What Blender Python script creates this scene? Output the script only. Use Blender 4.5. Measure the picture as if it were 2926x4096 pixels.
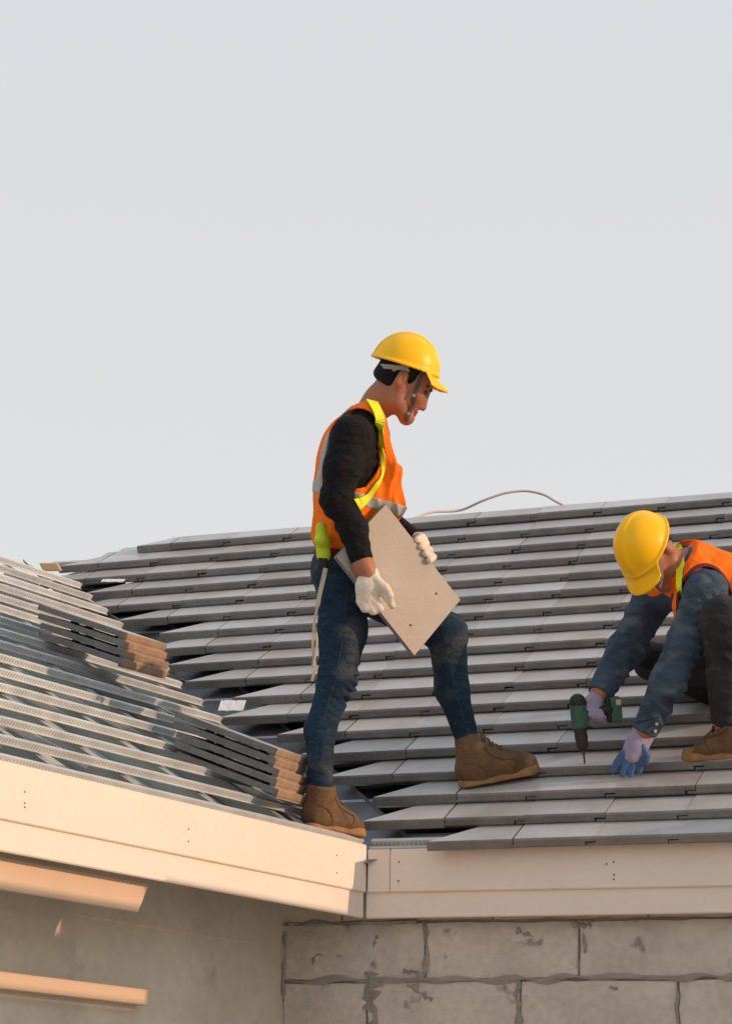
import bpy, bmesh, math, random
import numpy as np
from mathutils import Vector, Matrix
from mathutils.bvhtree import BVHTree

# ------------------------------------------------------------------ scene, camera, light
for o in list(bpy.data.objects): bpy.data.objects.remove(o)
S = bpy.context.scene
COL = S.collection
ZE = 2.85                       # height of the eaves above the ground; local z = 0 is the eave corner
TH, TL, DA = 0.60608, 0.55092, -0.19078      # roof pitches, angle of the left wing
CAM = np.array([3.20851, -9.96375, -1.24522]); PITCH, YAW, ROLL = 0.23331, 0.3136, 0.01478
FPX = 11521.15416 / 2926 * 1624
def camframe():
    d = np.array([-math.sin(YAW)*math.cos(PITCH), math.cos(YAW)*math.cos(PITCH), math.sin(PITCH)])
    r = np.array([math.cos(YAW), math.sin(YAW), 0.]); u = np.cross(r, d)
    c, s = math.cos(ROLL), math.sin(ROLL)
    return c*r + s*u, -s*r + c*u, d
CR, CU, CD = camframe()
cd = bpy.data.cameras.new('camera'); cam = bpy.data.objects.new('camera', cd); COL.objects.link(cam)
cd.sensor_fit = 'VERTICAL'; cd.sensor_height = 36; cd.lens = 36*11521.15/4096; cd.clip_end = 3000; cd.clip_start = .1
M = Matrix.Identity(4)
for i in range(3): M[i][0], M[i][1], M[i][2] = CR[i], CU[i], -CD[i]
M[0][3], M[1][3], M[2][3] = CAM[0], CAM[1], CAM[2] + ZE
cam.matrix_world = M
S.camera = cam
SUN_AZ, SUN_EL = math.radians(3.0), math.radians(15.0)      # azimuth from +X towards +Y
sdir = Vector((math.cos(SUN_EL)*math.cos(SUN_AZ), math.cos(SUN_EL)*math.sin(SUN_AZ), math.sin(SUN_EL)))
wd = bpy.data.worlds.new('World'); S.world = wd; wd.use_nodes = True
nt = wd.node_tree; nt.nodes.clear()
sky = nt.nodes.new('ShaderNodeTexSky'); sky.sky_type = 'NISHITA'; sky.sun_disc = False
sky.sun_elevation = SUN_EL; sky.sun_rotation = math.pi/2 - SUN_AZ
sky.air_density = 1.0; sky.dust_density = 4.0; sky.ozone_density = 1.0
bg1 = nt.nodes.new('ShaderNodeBackground'); bg1.inputs['Strength'].default_value = 0.15
bg2 = nt.nodes.new('ShaderNodeBackground'); bg2.inputs['Strength'].default_value = 1.0
mxs = nt.nodes.new('ShaderNodeMixShader'); mxs.inputs[0].default_value = .86      # thick haze over the clear sky
tcw = nt.nodes.new('ShaderNodeTexCoord'); spw = nt.nodes.new('ShaderNodeSeparateXYZ'); rmp = nt.nodes.new('ShaderNodeValToRGB')
rmp.color_ramp.elements[0].position = 0; rmp.color_ramp.elements[0].color = (.865, .835, .805, 1)
rmp.color_ramp.elements[1].position = 1; rmp.color_ramp.elements[1].color = (.66, .75, .84, 1)
nt.links.new(tcw.outputs['Generated'], spw.inputs[0]); nt.links.new(spw.outputs[2], rmp.inputs[0]); nt.links.new(rmp.outputs[0], bg2.inputs[0])
out = nt.nodes.new('ShaderNodeOutputWorld')
nt.links.new(sky.outputs[0], bg1.inputs[0]); nt.links.new(bg1.outputs[0], mxs.inputs[1]); nt.links.new(bg2.outputs[0], mxs.inputs[2])
nt.links.new(mxs.outputs[0], out.inputs[0])
sl = bpy.data.lights.new('sun', 'SUN'); sl.energy = 3.0; sl.angle = math.radians(.5); sl.color = (1.0, .62, .38)
sun = bpy.data.objects.new('sun', sl); COL.objects.link(sun); sun.location = (20, 0, 20)
sun.rotation_euler = sdir.to_track_quat('Z', 'Y').to_euler()
S.view_settings.view_transform = 'Standard'; S.view_settings.look = 'None'; S.view_settings.exposure = 0; S.view_settings.gamma = 1
S.view_settings.use_curve_mapping = False
S.render.engine = 'CYCLES'; S.render.resolution_x = 731; S.render.resolution_y = 1024
S.cycles.max_bounces = 6

random.seed(4); RNG = np.random.default_rng(4)

# ------------------------------------------------------------------ helpers
def at(ox, oy, dep):
    """point at distance dep (m) from the lens, measured on the photo at (ox, oy) of a 1624 wide copy"""
    return CAM + CD*dep + CR*(ox-812)*dep/FPX - CU*(oy-1136.7)*dep/FPX
def ray(ox, oy):
    v = CD + CR*(ox-812)/FPX - CU*(oy-1136.7)/FPX
    return v/np.linalg.norm(v)
ORG = {}
def tag(o, label=None, cat=None, group=None, kind=None):
    if label: o['label'] = label
    if cat: o['category'] = cat
    if group: o['group'] = group
    if kind: o['kind'] = kind
    return o
def empty(name, origin, parent=None):
    o = bpy.data.objects.new(name, None); COL.objects.link(o); o.empty_display_size = .1
    origin = np.array(origin, float); ORG[o.name] = origin
    if parent: o.parent = parent; o.location = origin - ORG[parent.name]
    else: o.location = origin + np.array([0, 0, ZE])
    return o
def mk(name, verts, faces, mat, parent=None, origin=None, smooth=False, mats=None):
    """mesh object from vertices in site coordinates"""
    v = np.asarray(verts, float)
    if origin is None:
        origin = ORG[parent.name] if parent else np.array([(v[:,0].min()+v[:,0].max())/2, (v[:,1].min()+v[:,1].max())/2, v[:,2].min()])
    origin = np.array(origin, float)
    me = bpy.data.meshes.new(name)
    me.from_pydata((v-origin).tolist(), [], [list(map(int, f)) for f in faces]); me.update()
    me.materials.append(mat)
    for m in mats or []: me.materials.append(m)
    if smooth: me.polygons.foreach_set('use_smooth', [True]*len(me.polygons))
    return link(name, me, parent, origin)
def link(name, me, parent=None, origin=(0,0,0), rot=None):
    o = bpy.data.objects.new(name, me); COL.objects.link(o)
    origin = np.array(origin, float); ORG[o.name] = origin
    if parent: o.parent = parent; o.location = origin - ORG[parent.name]
    else: o.location = origin + np.array([0, 0, ZE])
    if rot is not None: o.rotation_euler = rot
    return o
class MB:
    def __init__(s): s.v = []; s.f = []
    def poly(s, v, f):
        n = len(s.v); s.v += [list(map(float, p)) for p in v]; s.f += [[i+n for i in q] for q in f]; return s
    def box(s, o, ax, ay, az):
        o, ax, ay, az = [np.array(q, float) for q in (o, ax, ay, az)]
        v = [o, o+ax, o+ax+ay, o+ay]; v += [p+az for p in v]
        f = [[0,3,2,1],[4,5,6,7],[0,1,5,4],[1,2,6,5],[2,3,7,6],[3,0,4,7]]
        if np.dot(np.cross(ax, ay), az) < 0: f = [q[::-1] for q in f]
        return s.poly(v, f)
    def bbox(s, o, ax, ay, az, b=.004):
        """box with chamfered edges"""
        o, ax, ay, az = [np.array(q, float) for q in (o, ax, ay, az)]
        bm = bmesh.new(); n = len(s.v)
        L = [np.linalg.norm(a) for a in (ax, ay, az)]
        X = [a/l for a, l in zip((ax, ay, az), L)]
        vs = [bm.verts.new((i*L[0], j*L[1], k*L[2])) for i, j, k in ((0,0,0),(1,0,0),(1,1,0),(0,1,0),(0,0,1),(1,0,1),(1,1,1),(0,1,1))]
        for q in ([0,3,2,1],[4,5,6,7],[0,1,5,4],[1,2,6,5],[2,3,7,6],[3,0,4,7]): bm.faces.new([vs[i] for i in q])
        bmesh.ops.bevel(bm, geom=bm.edges[:], offset=min(b, min(L)*.3), segments=1, affect='EDGES')
        bm.verts.index_update()
        flip = np.dot(np.cross(ax, ay), az) < 0
        s.v += [list(o + X[0]*v.co.x + X[1]*v.co.y + X[2]*v.co.z) for v in bm.verts]
        for fc in bm.faces:
            q = [v.index+n for v in fc.verts]; s.f.append(q[::-1] if flip else q)
        bm.free(); return s
    def tube(s, pts, rad, seg=8, cap=True):
        pts = [np.array(p, float) for p in pts]; n0 = len(s.v); m = len(pts)
        rad = rad if hasattr(rad, '__len__') else [rad]*m
        t0 = pts[1]-pts[0]; e = np.cross(t0, [0, 0, 1.]);
        if np.linalg.norm(e) < 1e-6: e = np.cross(t0, [1., 0, 0])
        e /= np.linalg.norm(e)
        for i, p in enumerate(pts):
            t = pts[min(i+1, m-1)]-pts[max(i-1, 0)]; t /= np.linalg.norm(t)+1e-12
            e = e - t*np.dot(e, t); e /= np.linalg.norm(e)+1e-12; b = np.cross(t, e)
            for k in range(seg):
                a = 2*math.pi*k/seg; s.v.append(list(p+rad[i]*(math.cos(a)*e+math.sin(a)*b)))
        for i in range(m-1):
            for k in range(seg):
                a = n0+i*seg+k; b2 = n0+i*seg+(k+1) % seg
                s.f.append([a, b2, b2+seg, a+seg])
        if cap:
            s.f.append([n0+k for k in range(seg)][::-1]); s.f.append([n0+(m-1)*seg+k for k in range(seg)])
        return s
    def ribbon(s, pts, nrm, width, th=.003):
        """flat strap: pts on the surface, nrm outward normals"""
        pts = [np.array(p, float) for p in pts]; m = len(pts); n0 = len(s.v)
        width = width if hasattr(width, '__len__') else [width]*m
        for i, p in enumerate(pts):
            t = pts[min(i+1, m-1)]-pts[max(i-1, 0)]; t /= np.linalg.norm(t)+1e-12
            nn = np.array(nrm[i], float); nn -= t*np.dot(nn, t); nn /= np.linalg.norm(nn)+1e-12
            b = np.cross(nn, t)*width[i]/2
            for q in (p-b, p+b, p+b+nn*th, p-b+nn*th): s.v.append(list(q))
        for i in range(m-1):
            for k in range(4):
                a = n0+i*4+k; c = n0+i*4+(k+1) % 4; s.f.append([a, a+4, c+4, c])
        s.f.append([n0, n0+1, n0+2, n0+3]); k = n0+(m-1)*4; s.f.append([k+3, k+2, k+1, k])
        return s
    def build(s, name, mat, parent=None, origin=None, smooth=False):
        return mk(name, s.v, s.f, mat, parent, origin, smooth)
def spline(P, n=8):
    P = [np.array(p, float) for p in P]; P = [2*P[0]-P[1]] + P + [2*P[-1]-P[-2]]; out = []
    for i in range(1, len(P)-2):
        for k in range(n):
            t = k/n; a, b, c, d = P[i-1:i+3]
            out.append(.5*((2*b)+(c-a)*t+(2*a-5*b+4*c-d)*t*t+(3*b-a-3*c+d)*t**3))
    out.append(P[-2]); return out

# ------------------------------------------------------------------ materials
def mat(name, col, rough=.7, col2=None, scale=8., amt=.5, bump=0., bscale=60., metal=0., coat=0., rnd=0., detail=6., stretch=None, sheen=0., spots=None, spec=.5, fine=None, bdist=.01):
    m = bpy.data.materials.new(name); m.use_nodes = True; t = m.node_tree; N = t.nodes; Lk = t.links
    b = N['Principled BSDF']; b.inputs['Roughness'].default_value = rough; b.inputs['Metallic'].default_value = metal
    b.inputs['Specular IOR Level'].default_value = spec
    if coat: b.inputs['Coat Weight'].default_value = coat; b.inputs['Coat Roughness'].default_value = .15
    if sheen: b.inputs['Sheen Weight'].default_value = sheen
    tc = N.new('ShaderNodeTexCoord'); src = tc.outputs['Object']
    if stretch:
        mp = N.new('ShaderNodeMapping'); mp.inputs['Scale'].default_value = stretch; Lk.new(src, mp.inputs[0]); src = mp.outputs[0]
    oi = N.new('ShaderNodeObjectInfo')
    add = N.new('ShaderNodeVectorMath'); add.operation = 'MULTIPLY_ADD'; add.inputs[1].default_value = (1, 1, 1)
    cmb = N.new('ShaderNodeCombineXYZ'); mul = N.new('ShaderNodeMath'); mul.operation = 'MULTIPLY'; mul.inputs[1].default_value = 37.
    Lk.new(oi.outputs['Random'], mul.inputs[0]); [Lk.new(mul.outputs[0], cmb.inputs[i]) for i in range(3)]
    Lk.new(src, add.inputs[0]); Lk.new(cmb.outputs[0], add.inputs[2]); src = add.outputs[0]
    c2 = col2 or tuple(c*.6 for c in col)
    nz = N.new('ShaderNodeTexNoise'); nz.inputs['Scale'].default_value = scale; nz.inputs['Detail'].default_value = detail; Lk.new(src, nz.inputs[0])
    rp = N.new('ShaderNodeMapRange'); rp.inputs[1].default_value = .35; rp.inputs[2].default_value = .68; rp.inputs[3].default_value = 0; rp.inputs[4].default_value = amt
    Lk.new(nz.outputs[0], rp.inputs[0])
    mx = N.new('ShaderNodeMix'); mx.data_type = 'RGBA'; mx.inputs[6].default_value = (*col, 1); mx.inputs[7].default_value = (*c2, 1)
    Lk.new(rp.outputs[0], mx.inputs[0]); c = mx.outputs[2]
    if spots:
        scol, ssc, lo, hi = spots
        n2 = N.new('ShaderNodeTexNoise'); n2.inputs['Scale'].default_value = ssc; n2.inputs['Detail'].default_value = 5; Lk.new(src, n2.inputs[0])
        r2 = N.new('ShaderNodeMapRange'); r2.inputs[1].default_value = lo; r2.inputs[2].default_value = hi; Lk.new(n2.outputs[0], r2.inputs[0])
        m2 = N.new('ShaderNodeMix'); m2.data_type = 'RGBA'; m2.inputs[7].default_value = (*scol, 1); Lk.new(c, m2.inputs[6]); Lk.new(r2.outputs[0], m2.inputs[0]); c = m2.outputs[2]
    if fine:
        n3 = N.new('ShaderNodeTexNoise'); n3.inputs['Scale'].default_value = fine[0]; n3.inputs['Detail'].default_value = 2; Lk.new(src, n3.inputs[0])
        r3 = N.new('ShaderNodeMapRange'); r3.inputs[1].default_value = .3; r3.inputs[2].default_value = .7; r3.inputs[3].default_value = 1-fine[1]; r3.inputs[4].default_value = 1+fine[1]; Lk.new(n3.outputs[0], r3.inputs[0])
        v3 = N.new('ShaderNodeVectorMath'); v3.operation = 'SCALE'; Lk.new(c, v3.inputs[0]); Lk.new(r3.outputs[0], v3.inputs['Scale']); c = v3.outputs[0]
    if rnd:
        hs = N.new('ShaderNodeHueSaturation'); r3 = N.new('ShaderNodeMapRange'); r3.inputs[3].default_value = 1-rnd; r3.inputs[4].default_value = 1+rnd
        Lk.new(oi.outputs['Random'], r3.inputs[0]); Lk.new(r3.outputs[0], hs.inputs['Value']); Lk.new(c, hs.inputs['Color']); c = hs.outputs[0]
    Lk.new(c, b.inputs['Base Color'])
    if bump:
        nb = N.new('ShaderNodeTexNoise'); nb.inputs['Scale'].default_value = bscale; nb.inputs['Detail'].default_value = 6; Lk.new(src, nb.inputs[0])
        bp = N.new('ShaderNodeBump'); bp.inputs['Strength'].default_value = bump; bp.inputs['Distance'].default_value = bdist
        Lk.new(nb.outputs[0], bp.inputs['Height']); Lk.new(bp.outputs[0], b.inputs['Normal'])
    return m
MT = {}
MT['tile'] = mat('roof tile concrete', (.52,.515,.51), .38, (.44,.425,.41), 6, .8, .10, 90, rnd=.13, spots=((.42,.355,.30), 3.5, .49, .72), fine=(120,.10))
MT['tile_edge_shade'] = mat('roof tile edge', (.21,.195,.183), .8, (.145,.134,.126), 12, .8, .3, 120, rnd=.12, fine=(150,.15))  # darker than the tops: shade on the tile fronts put into the colour
MT['tile_cut'] = mat('sawn tile face', (.36,.25,.17), .9, (.26,.175,.12), 20, .9, .3, 150, rnd=.08)
MT['tile_back'] = mat('tile face', (.44,.395,.34), .75, (.38,.33,.28), 4, .7, .06, 200, fine=(160,.06))
MT['board'] = mat('fibre cement fascia', (.81,.715,.635), .75, (.77,.67,.59), 3, .6, .06, 40, fine=(60,.02), spots=((.70,.60,.515), 2.6, .60, .85))
MT['nail'] = mat('rusty nail', (.06,.04,.03), .8)
MT['zinc'] = mat('galvanised steel', (.50,.50,.49), .5, (.40,.39,.37), 9, .8, metal=.35, bump=.05, rnd=.08)
MT['zinc2'] = mat('galvanised rafter', (.42,.46,.46), .5, (.30,.33,.33), 5, .8, metal=.3)
MT['foil'] = mat('grey underlay', (.52,.525,.49), .7, (.33,.335,.31), 4, .9, .35, 10, spots=((.05,.05,.05), 2.6, .60, .66))
MT['flash'] = mat('valley flashing', (.20,.21,.225), .5, (.10,.105,.11), 5, .9, .2, 14, metal=.3)
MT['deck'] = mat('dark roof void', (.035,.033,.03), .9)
MT['render'] = mat('cement render', (.60,.57,.50), .9, (.50,.47,.405), 2.2, .9, .15, 26, fine=(18,.05), spots=((.44,.41,.355), 6, .60, .72))
MT['ledge'] = mat('smooth cement band', (.62,.47,.35), .85, (.56,.42,.31), 4, .7, .06, 40)
MT['block'] = mat('aerated block', (.60,.55,.49), .95, (.47,.42,.37), 4.5, .8, .35, 90, rnd=.06, spots=((.27,.24,.205), 11, .64, .72), fine=(34,.08))
MT['mortar'] = mat('mortar', (.34,.305,.26), .95, (.24,.215,.18), 14, .8, .6, 60)
MT['ground'] = mat('pale sand', (.46,.40,.33), .95, (.37,.32,.26), .4, .8, .3, 3)
MT['skin'] = mat('skin', (.36,.145,.075), .55, (.29,.105,.055), 22, .6, .04, 160)
MT['hair'] = mat('black hair', (.010,.009,.008), .75, bump=.8, bscale=120, spec=.2)
MT['shirt'] = mat('black knit shirt', (.0085,.008,.009), .9, (.005,.005,.006), 10, .7, .9, 22, spec=.25, bdist=.025, stretch=(1,1,1.7))
MT['orange'] = mat('orange vest mesh', (1.0,.215,.008), .8, (.94,.13,.006), 9, .9, .6, 22, spec=.2, bdist=.02, stretch=(1.6,1.6,.8))
MT['trim'] = mat('dark red binding', (.13,.008,.006), .8)
MT['silver'] = mat('reflective tape', (.36,.345,.33), .45, (.28,.265,.25), 20, .6)
MT['neon'] = mat('neon yellow webbing', (.78,.86,.02), .7, (.70,.74,.015), 20, .6, .1, 300)
MT['lime'] = mat('lime pouch', (.50,.72,.03), .7, (.62,.55,.02), 16, .8)
MT['denim'] = mat('blue denim', (.017,.042,.074), .9, (.008,.020,.040), 9, .9, .8, 26, spots=((.070,.078,.088), 6, .52, .74), fine=(150,.25), spec=.2, stretch=(1,1,1.9), bdist=.022)
MT['denim2'] = mat('denim shirt', (.045,.082,.128), .9, (.018,.034,.058), 10, .9, .8, 26, bdist=.022, stretch=(1,1,1.6), spots=((.095,.125,.155), 8, .52, .70), fine=(300,.2))
MT['blackjean'] = mat('charcoal jeans', (.026,.025,.027), .9, (.010,.010,.011), 11, .8, .8, 26, bdist=.022, stretch=(1,1,1.8), fine=(150,.25), spots=((.062,.060,.060), 9, .55, .72))
MT['suede'] = mat('brown suede', (.165,.095,.045), .9, (.09,.05,.026), 14, .9, .6, 60, fine=(120,.14), spots=((.26,.165,.09), 10, .56, .72))
MT['sole'] = mat('tan rubber sole', (.36,.19,.075), .8, (.20,.10,.045), 18, .8, .2, 90)
MT['lace'] = mat('lace', (.10,.055,.025), .9)
MT['blacklace'] = mat('black lace', (.012,.011,.010), .9)
MT['glove'] = mat('white cotton glove', (.78,.70,.60), .95, (.66,.57,.46), 16, .8, .5, 170, fine=(110,.08))
MT['glove_lilac'] = mat('lilac knit glove', (.36,.31,.42), .95, (.28,.25,.38), 16, .8, .4, 170)
MT['glove_blue'] = mat('blue rubber coating', (.06,.14,.30), .55, (.035,.08,.20), 14, .9, .1, 90)
MT['helmet'] = mat('yellow helmet shell', (1.0,.56,.0), .38, (.98,.52,.0), 5, .5, spec=.35)
MT['band'] = mat('grey strap', (.36,.335,.30), .7, (.28,.26,.235), 20, .6)
MT['strapdark'] = mat('taupe strap', (.085,.07,.06), .8)
MT['clip'] = mat('pale plastic clip', (.36,.34,.31), .5)
MT['rope'] = mat('cream webbing', (.58,.50,.40), .9, (.46,.38,.29), 22, .8, .3, 200)
MT['black'] = mat('black rubber', (.012,.012,.012), .6)
MT['drillgreen'] = mat('green drill housing', (.035,.105,.072), .45, (.03,.09,.06), 10, .5)
MT['drilldark'] = mat('drill chuck', (.05,.032,.022), .5, (.03,.02,.016), 18, .6, metal=.3)
MT['steel'] = mat('steel bit', (.16,.14,.13), .4, metal=.8)
MT['brass'] = mat('pale contact', (.65,.55,.38), .4, metal=.4)
MT['seam'] = mat('jeans seam', (.030,.045,.070), .9)
MT['eye'] = mat('eye', (.015,.010,.008), .3)
MT['lip'] = mat('lip', (.25,.075,.055), .5)
MT['wire'] = mat('pale cable', (.72,.58,.50), .7)
MT['ply'] = mat('plywood', (.52,.36,.20), .8, (.42,.28,.15), 10, .6)
MT['yellowstrap'] = mat('yellow tape', (.50,.36,.03), .7)
MT['sock'] = mat('orange sock', (.60,.14,.04), .9)
def slot_material():
    """galvanised batten with a row of small punched slots along its face"""
    m = mat('punched batten', (.60,.645,.665), .5, (.46,.49,.50), 9, .9, metal=.15, rnd=.12)
    t = m.node_tree; N = t.nodes; Lk = t.links; b = N['Principled BSDF']
    tc = N.new('ShaderNodeTexCoord'); sx = N.new('ShaderNodeSeparateXYZ'); Lk.new(tc.outputs['Object'], sx.inputs[0])
    def mth(op, a, v=None, w=None):
        n = N.new('ShaderNodeMath'); n.operation = op
        Lk.new(a, n.inputs[0])
        if v is not None:
            if hasattr(v, 'links'): Lk.new(v, n.inputs[1])
            else: n.inputs[1].default_value = v
        return n.outputs[0]
    fr = mth('FRACT', mth('MULTIPLY', sx.outputs[0], 1/.0165))
    a = mth('LESS_THAN', fr, .42)
    zb = mth('MULTIPLY', mth('GREATER_THAN', sx.outputs[2], -.020), mth('LESS_THAN', sx.outputs[2], -.005))
    face = mth('LESS_THAN', sx.outputs[1], .004)
    k = mth('MULTIPLY', mth('MULTIPLY', a, zb), face); k = mth('MULTIPLY', k, .38)
    lk = b.inputs['Base Color'].links[0].from_socket
    mx = N.new('ShaderNodeMix'); mx.data_type = 'RGBA'; mx.inputs[7].default_value = (.10,.085,.07,1)
    Lk.new(k, mx.inputs[0]); Lk.new(lk, mx.inputs[6]); Lk.new(mx.outputs[2], b.inputs['Base Color'])
    return m
MT['batten'] = slot_material()

# ------------------------------------------------------------------ ground
gv = [(-400,-400,-ZE),(400,-400,-ZE),(400,400,-ZE),(-400,400,-ZE)]
tag(mk('ground', gv, [[0,1,2,3]], MT['ground'], origin=(0,0,-ZE)), kind='structure')

# ------------------------------------------------------------------ house
house = empty('house', (0, .6, -ZE))
tag(house, 'unfinished single-storey house with half tiled roof, pale fascia boards and block wall', 'house')
Y0, Z0 = -.06757, .00042
cT, sT = math.cos(TH), math.sin(TH)
nR = np.array([0, -sT, cT]); upR = np.array([0, cT, sT]); P0R = np.array([0, Y0, Z0])
NH = np.array([-math.cos(DA), -math.sin(DA), 0]); UPL = NH*math.cos(TL)+np.array([0, 0, math.sin(TL)])
nL = -NH*math.sin(TL)+np.array([0, 0, math.cos(TL)]); P0L = np.array([0, 0, .0143]); VV = np.array([math.sin(DA), -math.cos(DA), 0])   # VV runs along the left eave towards us
def hit(ox, oy, P, n):
    v = ray(ox, oy); return CAM + v*np.dot(np.array(P)-CAM, n)/np.dot(v, n)
ROWS = [-.004,.176,.367,.560,.768,.960,1.152,1.342,1.540,1.729,1.911,2.091,2.279,2.462,2.646,2.832,3.022,3.216]
TIPS = [.246,-.048,-.056,-.30,-.46,-.609,-.913,-.914,-1.187,-1.33,-1.52,-1.487,-1.754,-2.066,-2.036,-2.328,-2.303,-1.978]
TW, TT, TLEN = .297, .035, .40
XR = 3.0
tilt = TH - math.atan2(.0385, .187)
tu = np.array([0, math.cos(tilt), math.sin(tilt)]); tn = np.array([0, -math.sin(tilt), math.cos(tilt)])
RIDGE_S = 3.375
# roof void under the right tiles
def rpt(x, s, n): return P0R + np.array([x, 0, 0]) + upR*s + nR*n
vx = lambda s: .0-1.0*s*cT          # valley position for a distance up the slope
m = MB()
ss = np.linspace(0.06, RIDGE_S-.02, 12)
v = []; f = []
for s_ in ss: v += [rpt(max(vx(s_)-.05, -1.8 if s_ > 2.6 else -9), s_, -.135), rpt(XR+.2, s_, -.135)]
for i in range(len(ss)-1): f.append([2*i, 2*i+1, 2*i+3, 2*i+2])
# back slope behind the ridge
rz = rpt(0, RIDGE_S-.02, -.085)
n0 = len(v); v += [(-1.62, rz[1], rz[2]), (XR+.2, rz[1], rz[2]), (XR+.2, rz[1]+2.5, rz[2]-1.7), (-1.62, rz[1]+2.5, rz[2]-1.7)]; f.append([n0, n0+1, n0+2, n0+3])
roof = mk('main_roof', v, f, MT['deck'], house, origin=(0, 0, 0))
tag(roof, 'grey flat tiled roof slope on the right')

def tile_mesh(name, length):
    w, T, g, k = TW, TT, .006, .034
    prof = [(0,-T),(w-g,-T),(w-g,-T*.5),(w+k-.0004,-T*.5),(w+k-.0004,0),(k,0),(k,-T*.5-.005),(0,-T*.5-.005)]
    v = []; c = .0065
    for (x, z) in prof: v.append((x, 0, z - (c if z > -.002 else 0) + (c if z <= -T+.001 else 0)))
    for (x, z) in prof: v.append((x, c, z))
    for (x, z) in prof: v.append((x, length, z))
    n = 8; f = []; mi = []
    f.append(list(range(n))); mi.append(1)
    for ring in range(2):
        for i in range(n):
            j = (i+1) % n
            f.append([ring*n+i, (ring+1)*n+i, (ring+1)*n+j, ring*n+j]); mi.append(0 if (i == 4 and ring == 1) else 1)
    f.append([2*n+i for i in range(n)][::-1]); mi.append(1)
    me = bpy.data.meshes.new(name); me.from_pydata(v, [], f); me.update()
    me.materials.append(MT['tile']); me.materials.append(MT['tile_edge_shade'])
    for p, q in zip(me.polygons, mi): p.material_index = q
    bm = bmesh.new(); bm.from_mesh(me); bmesh.ops.recalc_face_normals(bm, faces=bm.faces[:]); bm.to_mesh(me); bm.free()
    return me
def flat_tile(name, poly, T, mats, top=0, side=1, c=.003):
    """flat piece from an outline (x, y), top face at z = 0"""
    n = len(poly); cx = sum(p[0] for p in poly)/n; cy = sum(p[1] for p in poly)/n
    v = [(x, y, -T) for x, y in poly] + [(x, y, -c) for x, y in poly]
    for x, y in poly:
        d = math.hypot(x-cx, y-cy); v.append((x-(x-cx)/d*c, y-(y-cy)/d*c, 0))
    f = [list(range(n))[::-1], [2*n+i for i in range(n)]]; mi = [side, top]
    for r_ in range(2):
        for i in range(n): f.append([r_*n+i, r_*n+(i+1) % n, (r_+1)*n+(i+1) % n, (r_+1)*n+i]); mi.append(side)
    me = bpy.data.meshes.new(name); me.from_pydata(v, [], f); me.update()
    for q in mats: me.materials.append(q)
    for p, q in zip(me.polygons, mi): p.material_index = q
    bm = bmesh.new(); bm.from_mesh(me); bmesh.ops.recalc_face_normals(bm, faces=bm.faces[:]); bm.to_mesh(me); bm.free()
    return me
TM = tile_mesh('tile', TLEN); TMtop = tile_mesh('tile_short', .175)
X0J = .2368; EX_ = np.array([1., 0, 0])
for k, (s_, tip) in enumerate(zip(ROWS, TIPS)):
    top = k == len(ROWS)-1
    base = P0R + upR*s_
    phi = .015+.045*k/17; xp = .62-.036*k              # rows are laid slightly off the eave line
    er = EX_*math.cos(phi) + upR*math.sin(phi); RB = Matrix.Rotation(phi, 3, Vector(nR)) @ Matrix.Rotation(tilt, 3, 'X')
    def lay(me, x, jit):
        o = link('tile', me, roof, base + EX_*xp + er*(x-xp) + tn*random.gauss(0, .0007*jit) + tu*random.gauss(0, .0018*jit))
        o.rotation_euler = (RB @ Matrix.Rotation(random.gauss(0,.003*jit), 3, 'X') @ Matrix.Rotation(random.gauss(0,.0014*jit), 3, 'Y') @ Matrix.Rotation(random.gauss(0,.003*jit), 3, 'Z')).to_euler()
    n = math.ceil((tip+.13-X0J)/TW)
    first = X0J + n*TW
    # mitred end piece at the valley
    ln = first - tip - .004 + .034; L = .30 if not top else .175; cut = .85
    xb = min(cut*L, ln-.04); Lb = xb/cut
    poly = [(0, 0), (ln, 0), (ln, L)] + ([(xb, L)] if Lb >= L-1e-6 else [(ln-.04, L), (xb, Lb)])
    lay(flat_tile('cut_tile', poly, TT, [MT['tile'], MT['tile_edge_shade']], c=.005), tip, 1)
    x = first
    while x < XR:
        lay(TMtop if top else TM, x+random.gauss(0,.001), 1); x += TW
# steel battens of both slopes
def batten(p0, dirv, outv, nrm, length, h=.0215, w=.019, lip=.009):
    """hat section lying along dirv; local x along it, y up the slope, z normal"""
    prof = [(0,-h),(0,0),(w,0),(w,-h),(w+lip,-h),(w+lip,-h-.002),(w-.003,-h-.002),(w-.003,-.003),(.003,-.003),(.003,-h-.002),(-lip,-h-.002),(-lip,-h)]
    v = []; n = len(prof)
    for xx in (0, length): v += [(xx, a, b) for a, b in prof]
    f = [[i, (i+1) % n, n+(i+1) % n, n+i] for i in range(n)]
    me = bpy.data.meshes.new('batten'); me.from_pydata(v, [], f); me.update()
    bm = bmesh.new(); bm.from_mesh(me); bmesh.ops.recalc_face_normals(bm, faces=bm.faces[:]); bm.to_mesh(me); bm.free()
    me.materials.append(MT['batten'])
    o = link('batten', me, house, p0)
    R = Matrix((dirv, outv, nrm)).transposed().to_4x4()
    o.rotation_euler = R.to_euler(); return o
for k in range(len(ROWS)-1):
    s_ = ROWS[k] + .33
    if s_ > RIDGE_S-.1: break
    p = rpt(vx(s_)+.10+random.uniform(-.03,.05), s_-.02, -.082)
    batten(p, (1,0,0), upR, nR, XR-p[0])
batten(rpt(.01, .075, -.036), (1,0,0), upR, nR, XR-.01)
batten(rpt(-.03, .20, -.085), (1,0,0), upR, nR, XR+.02)
LB = [0.0,.19,.385,.578,.768,.955,1.146,1.335,1.52,1.708,1.895,2.08,2.27,2.455,2.64,2.82]
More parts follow.
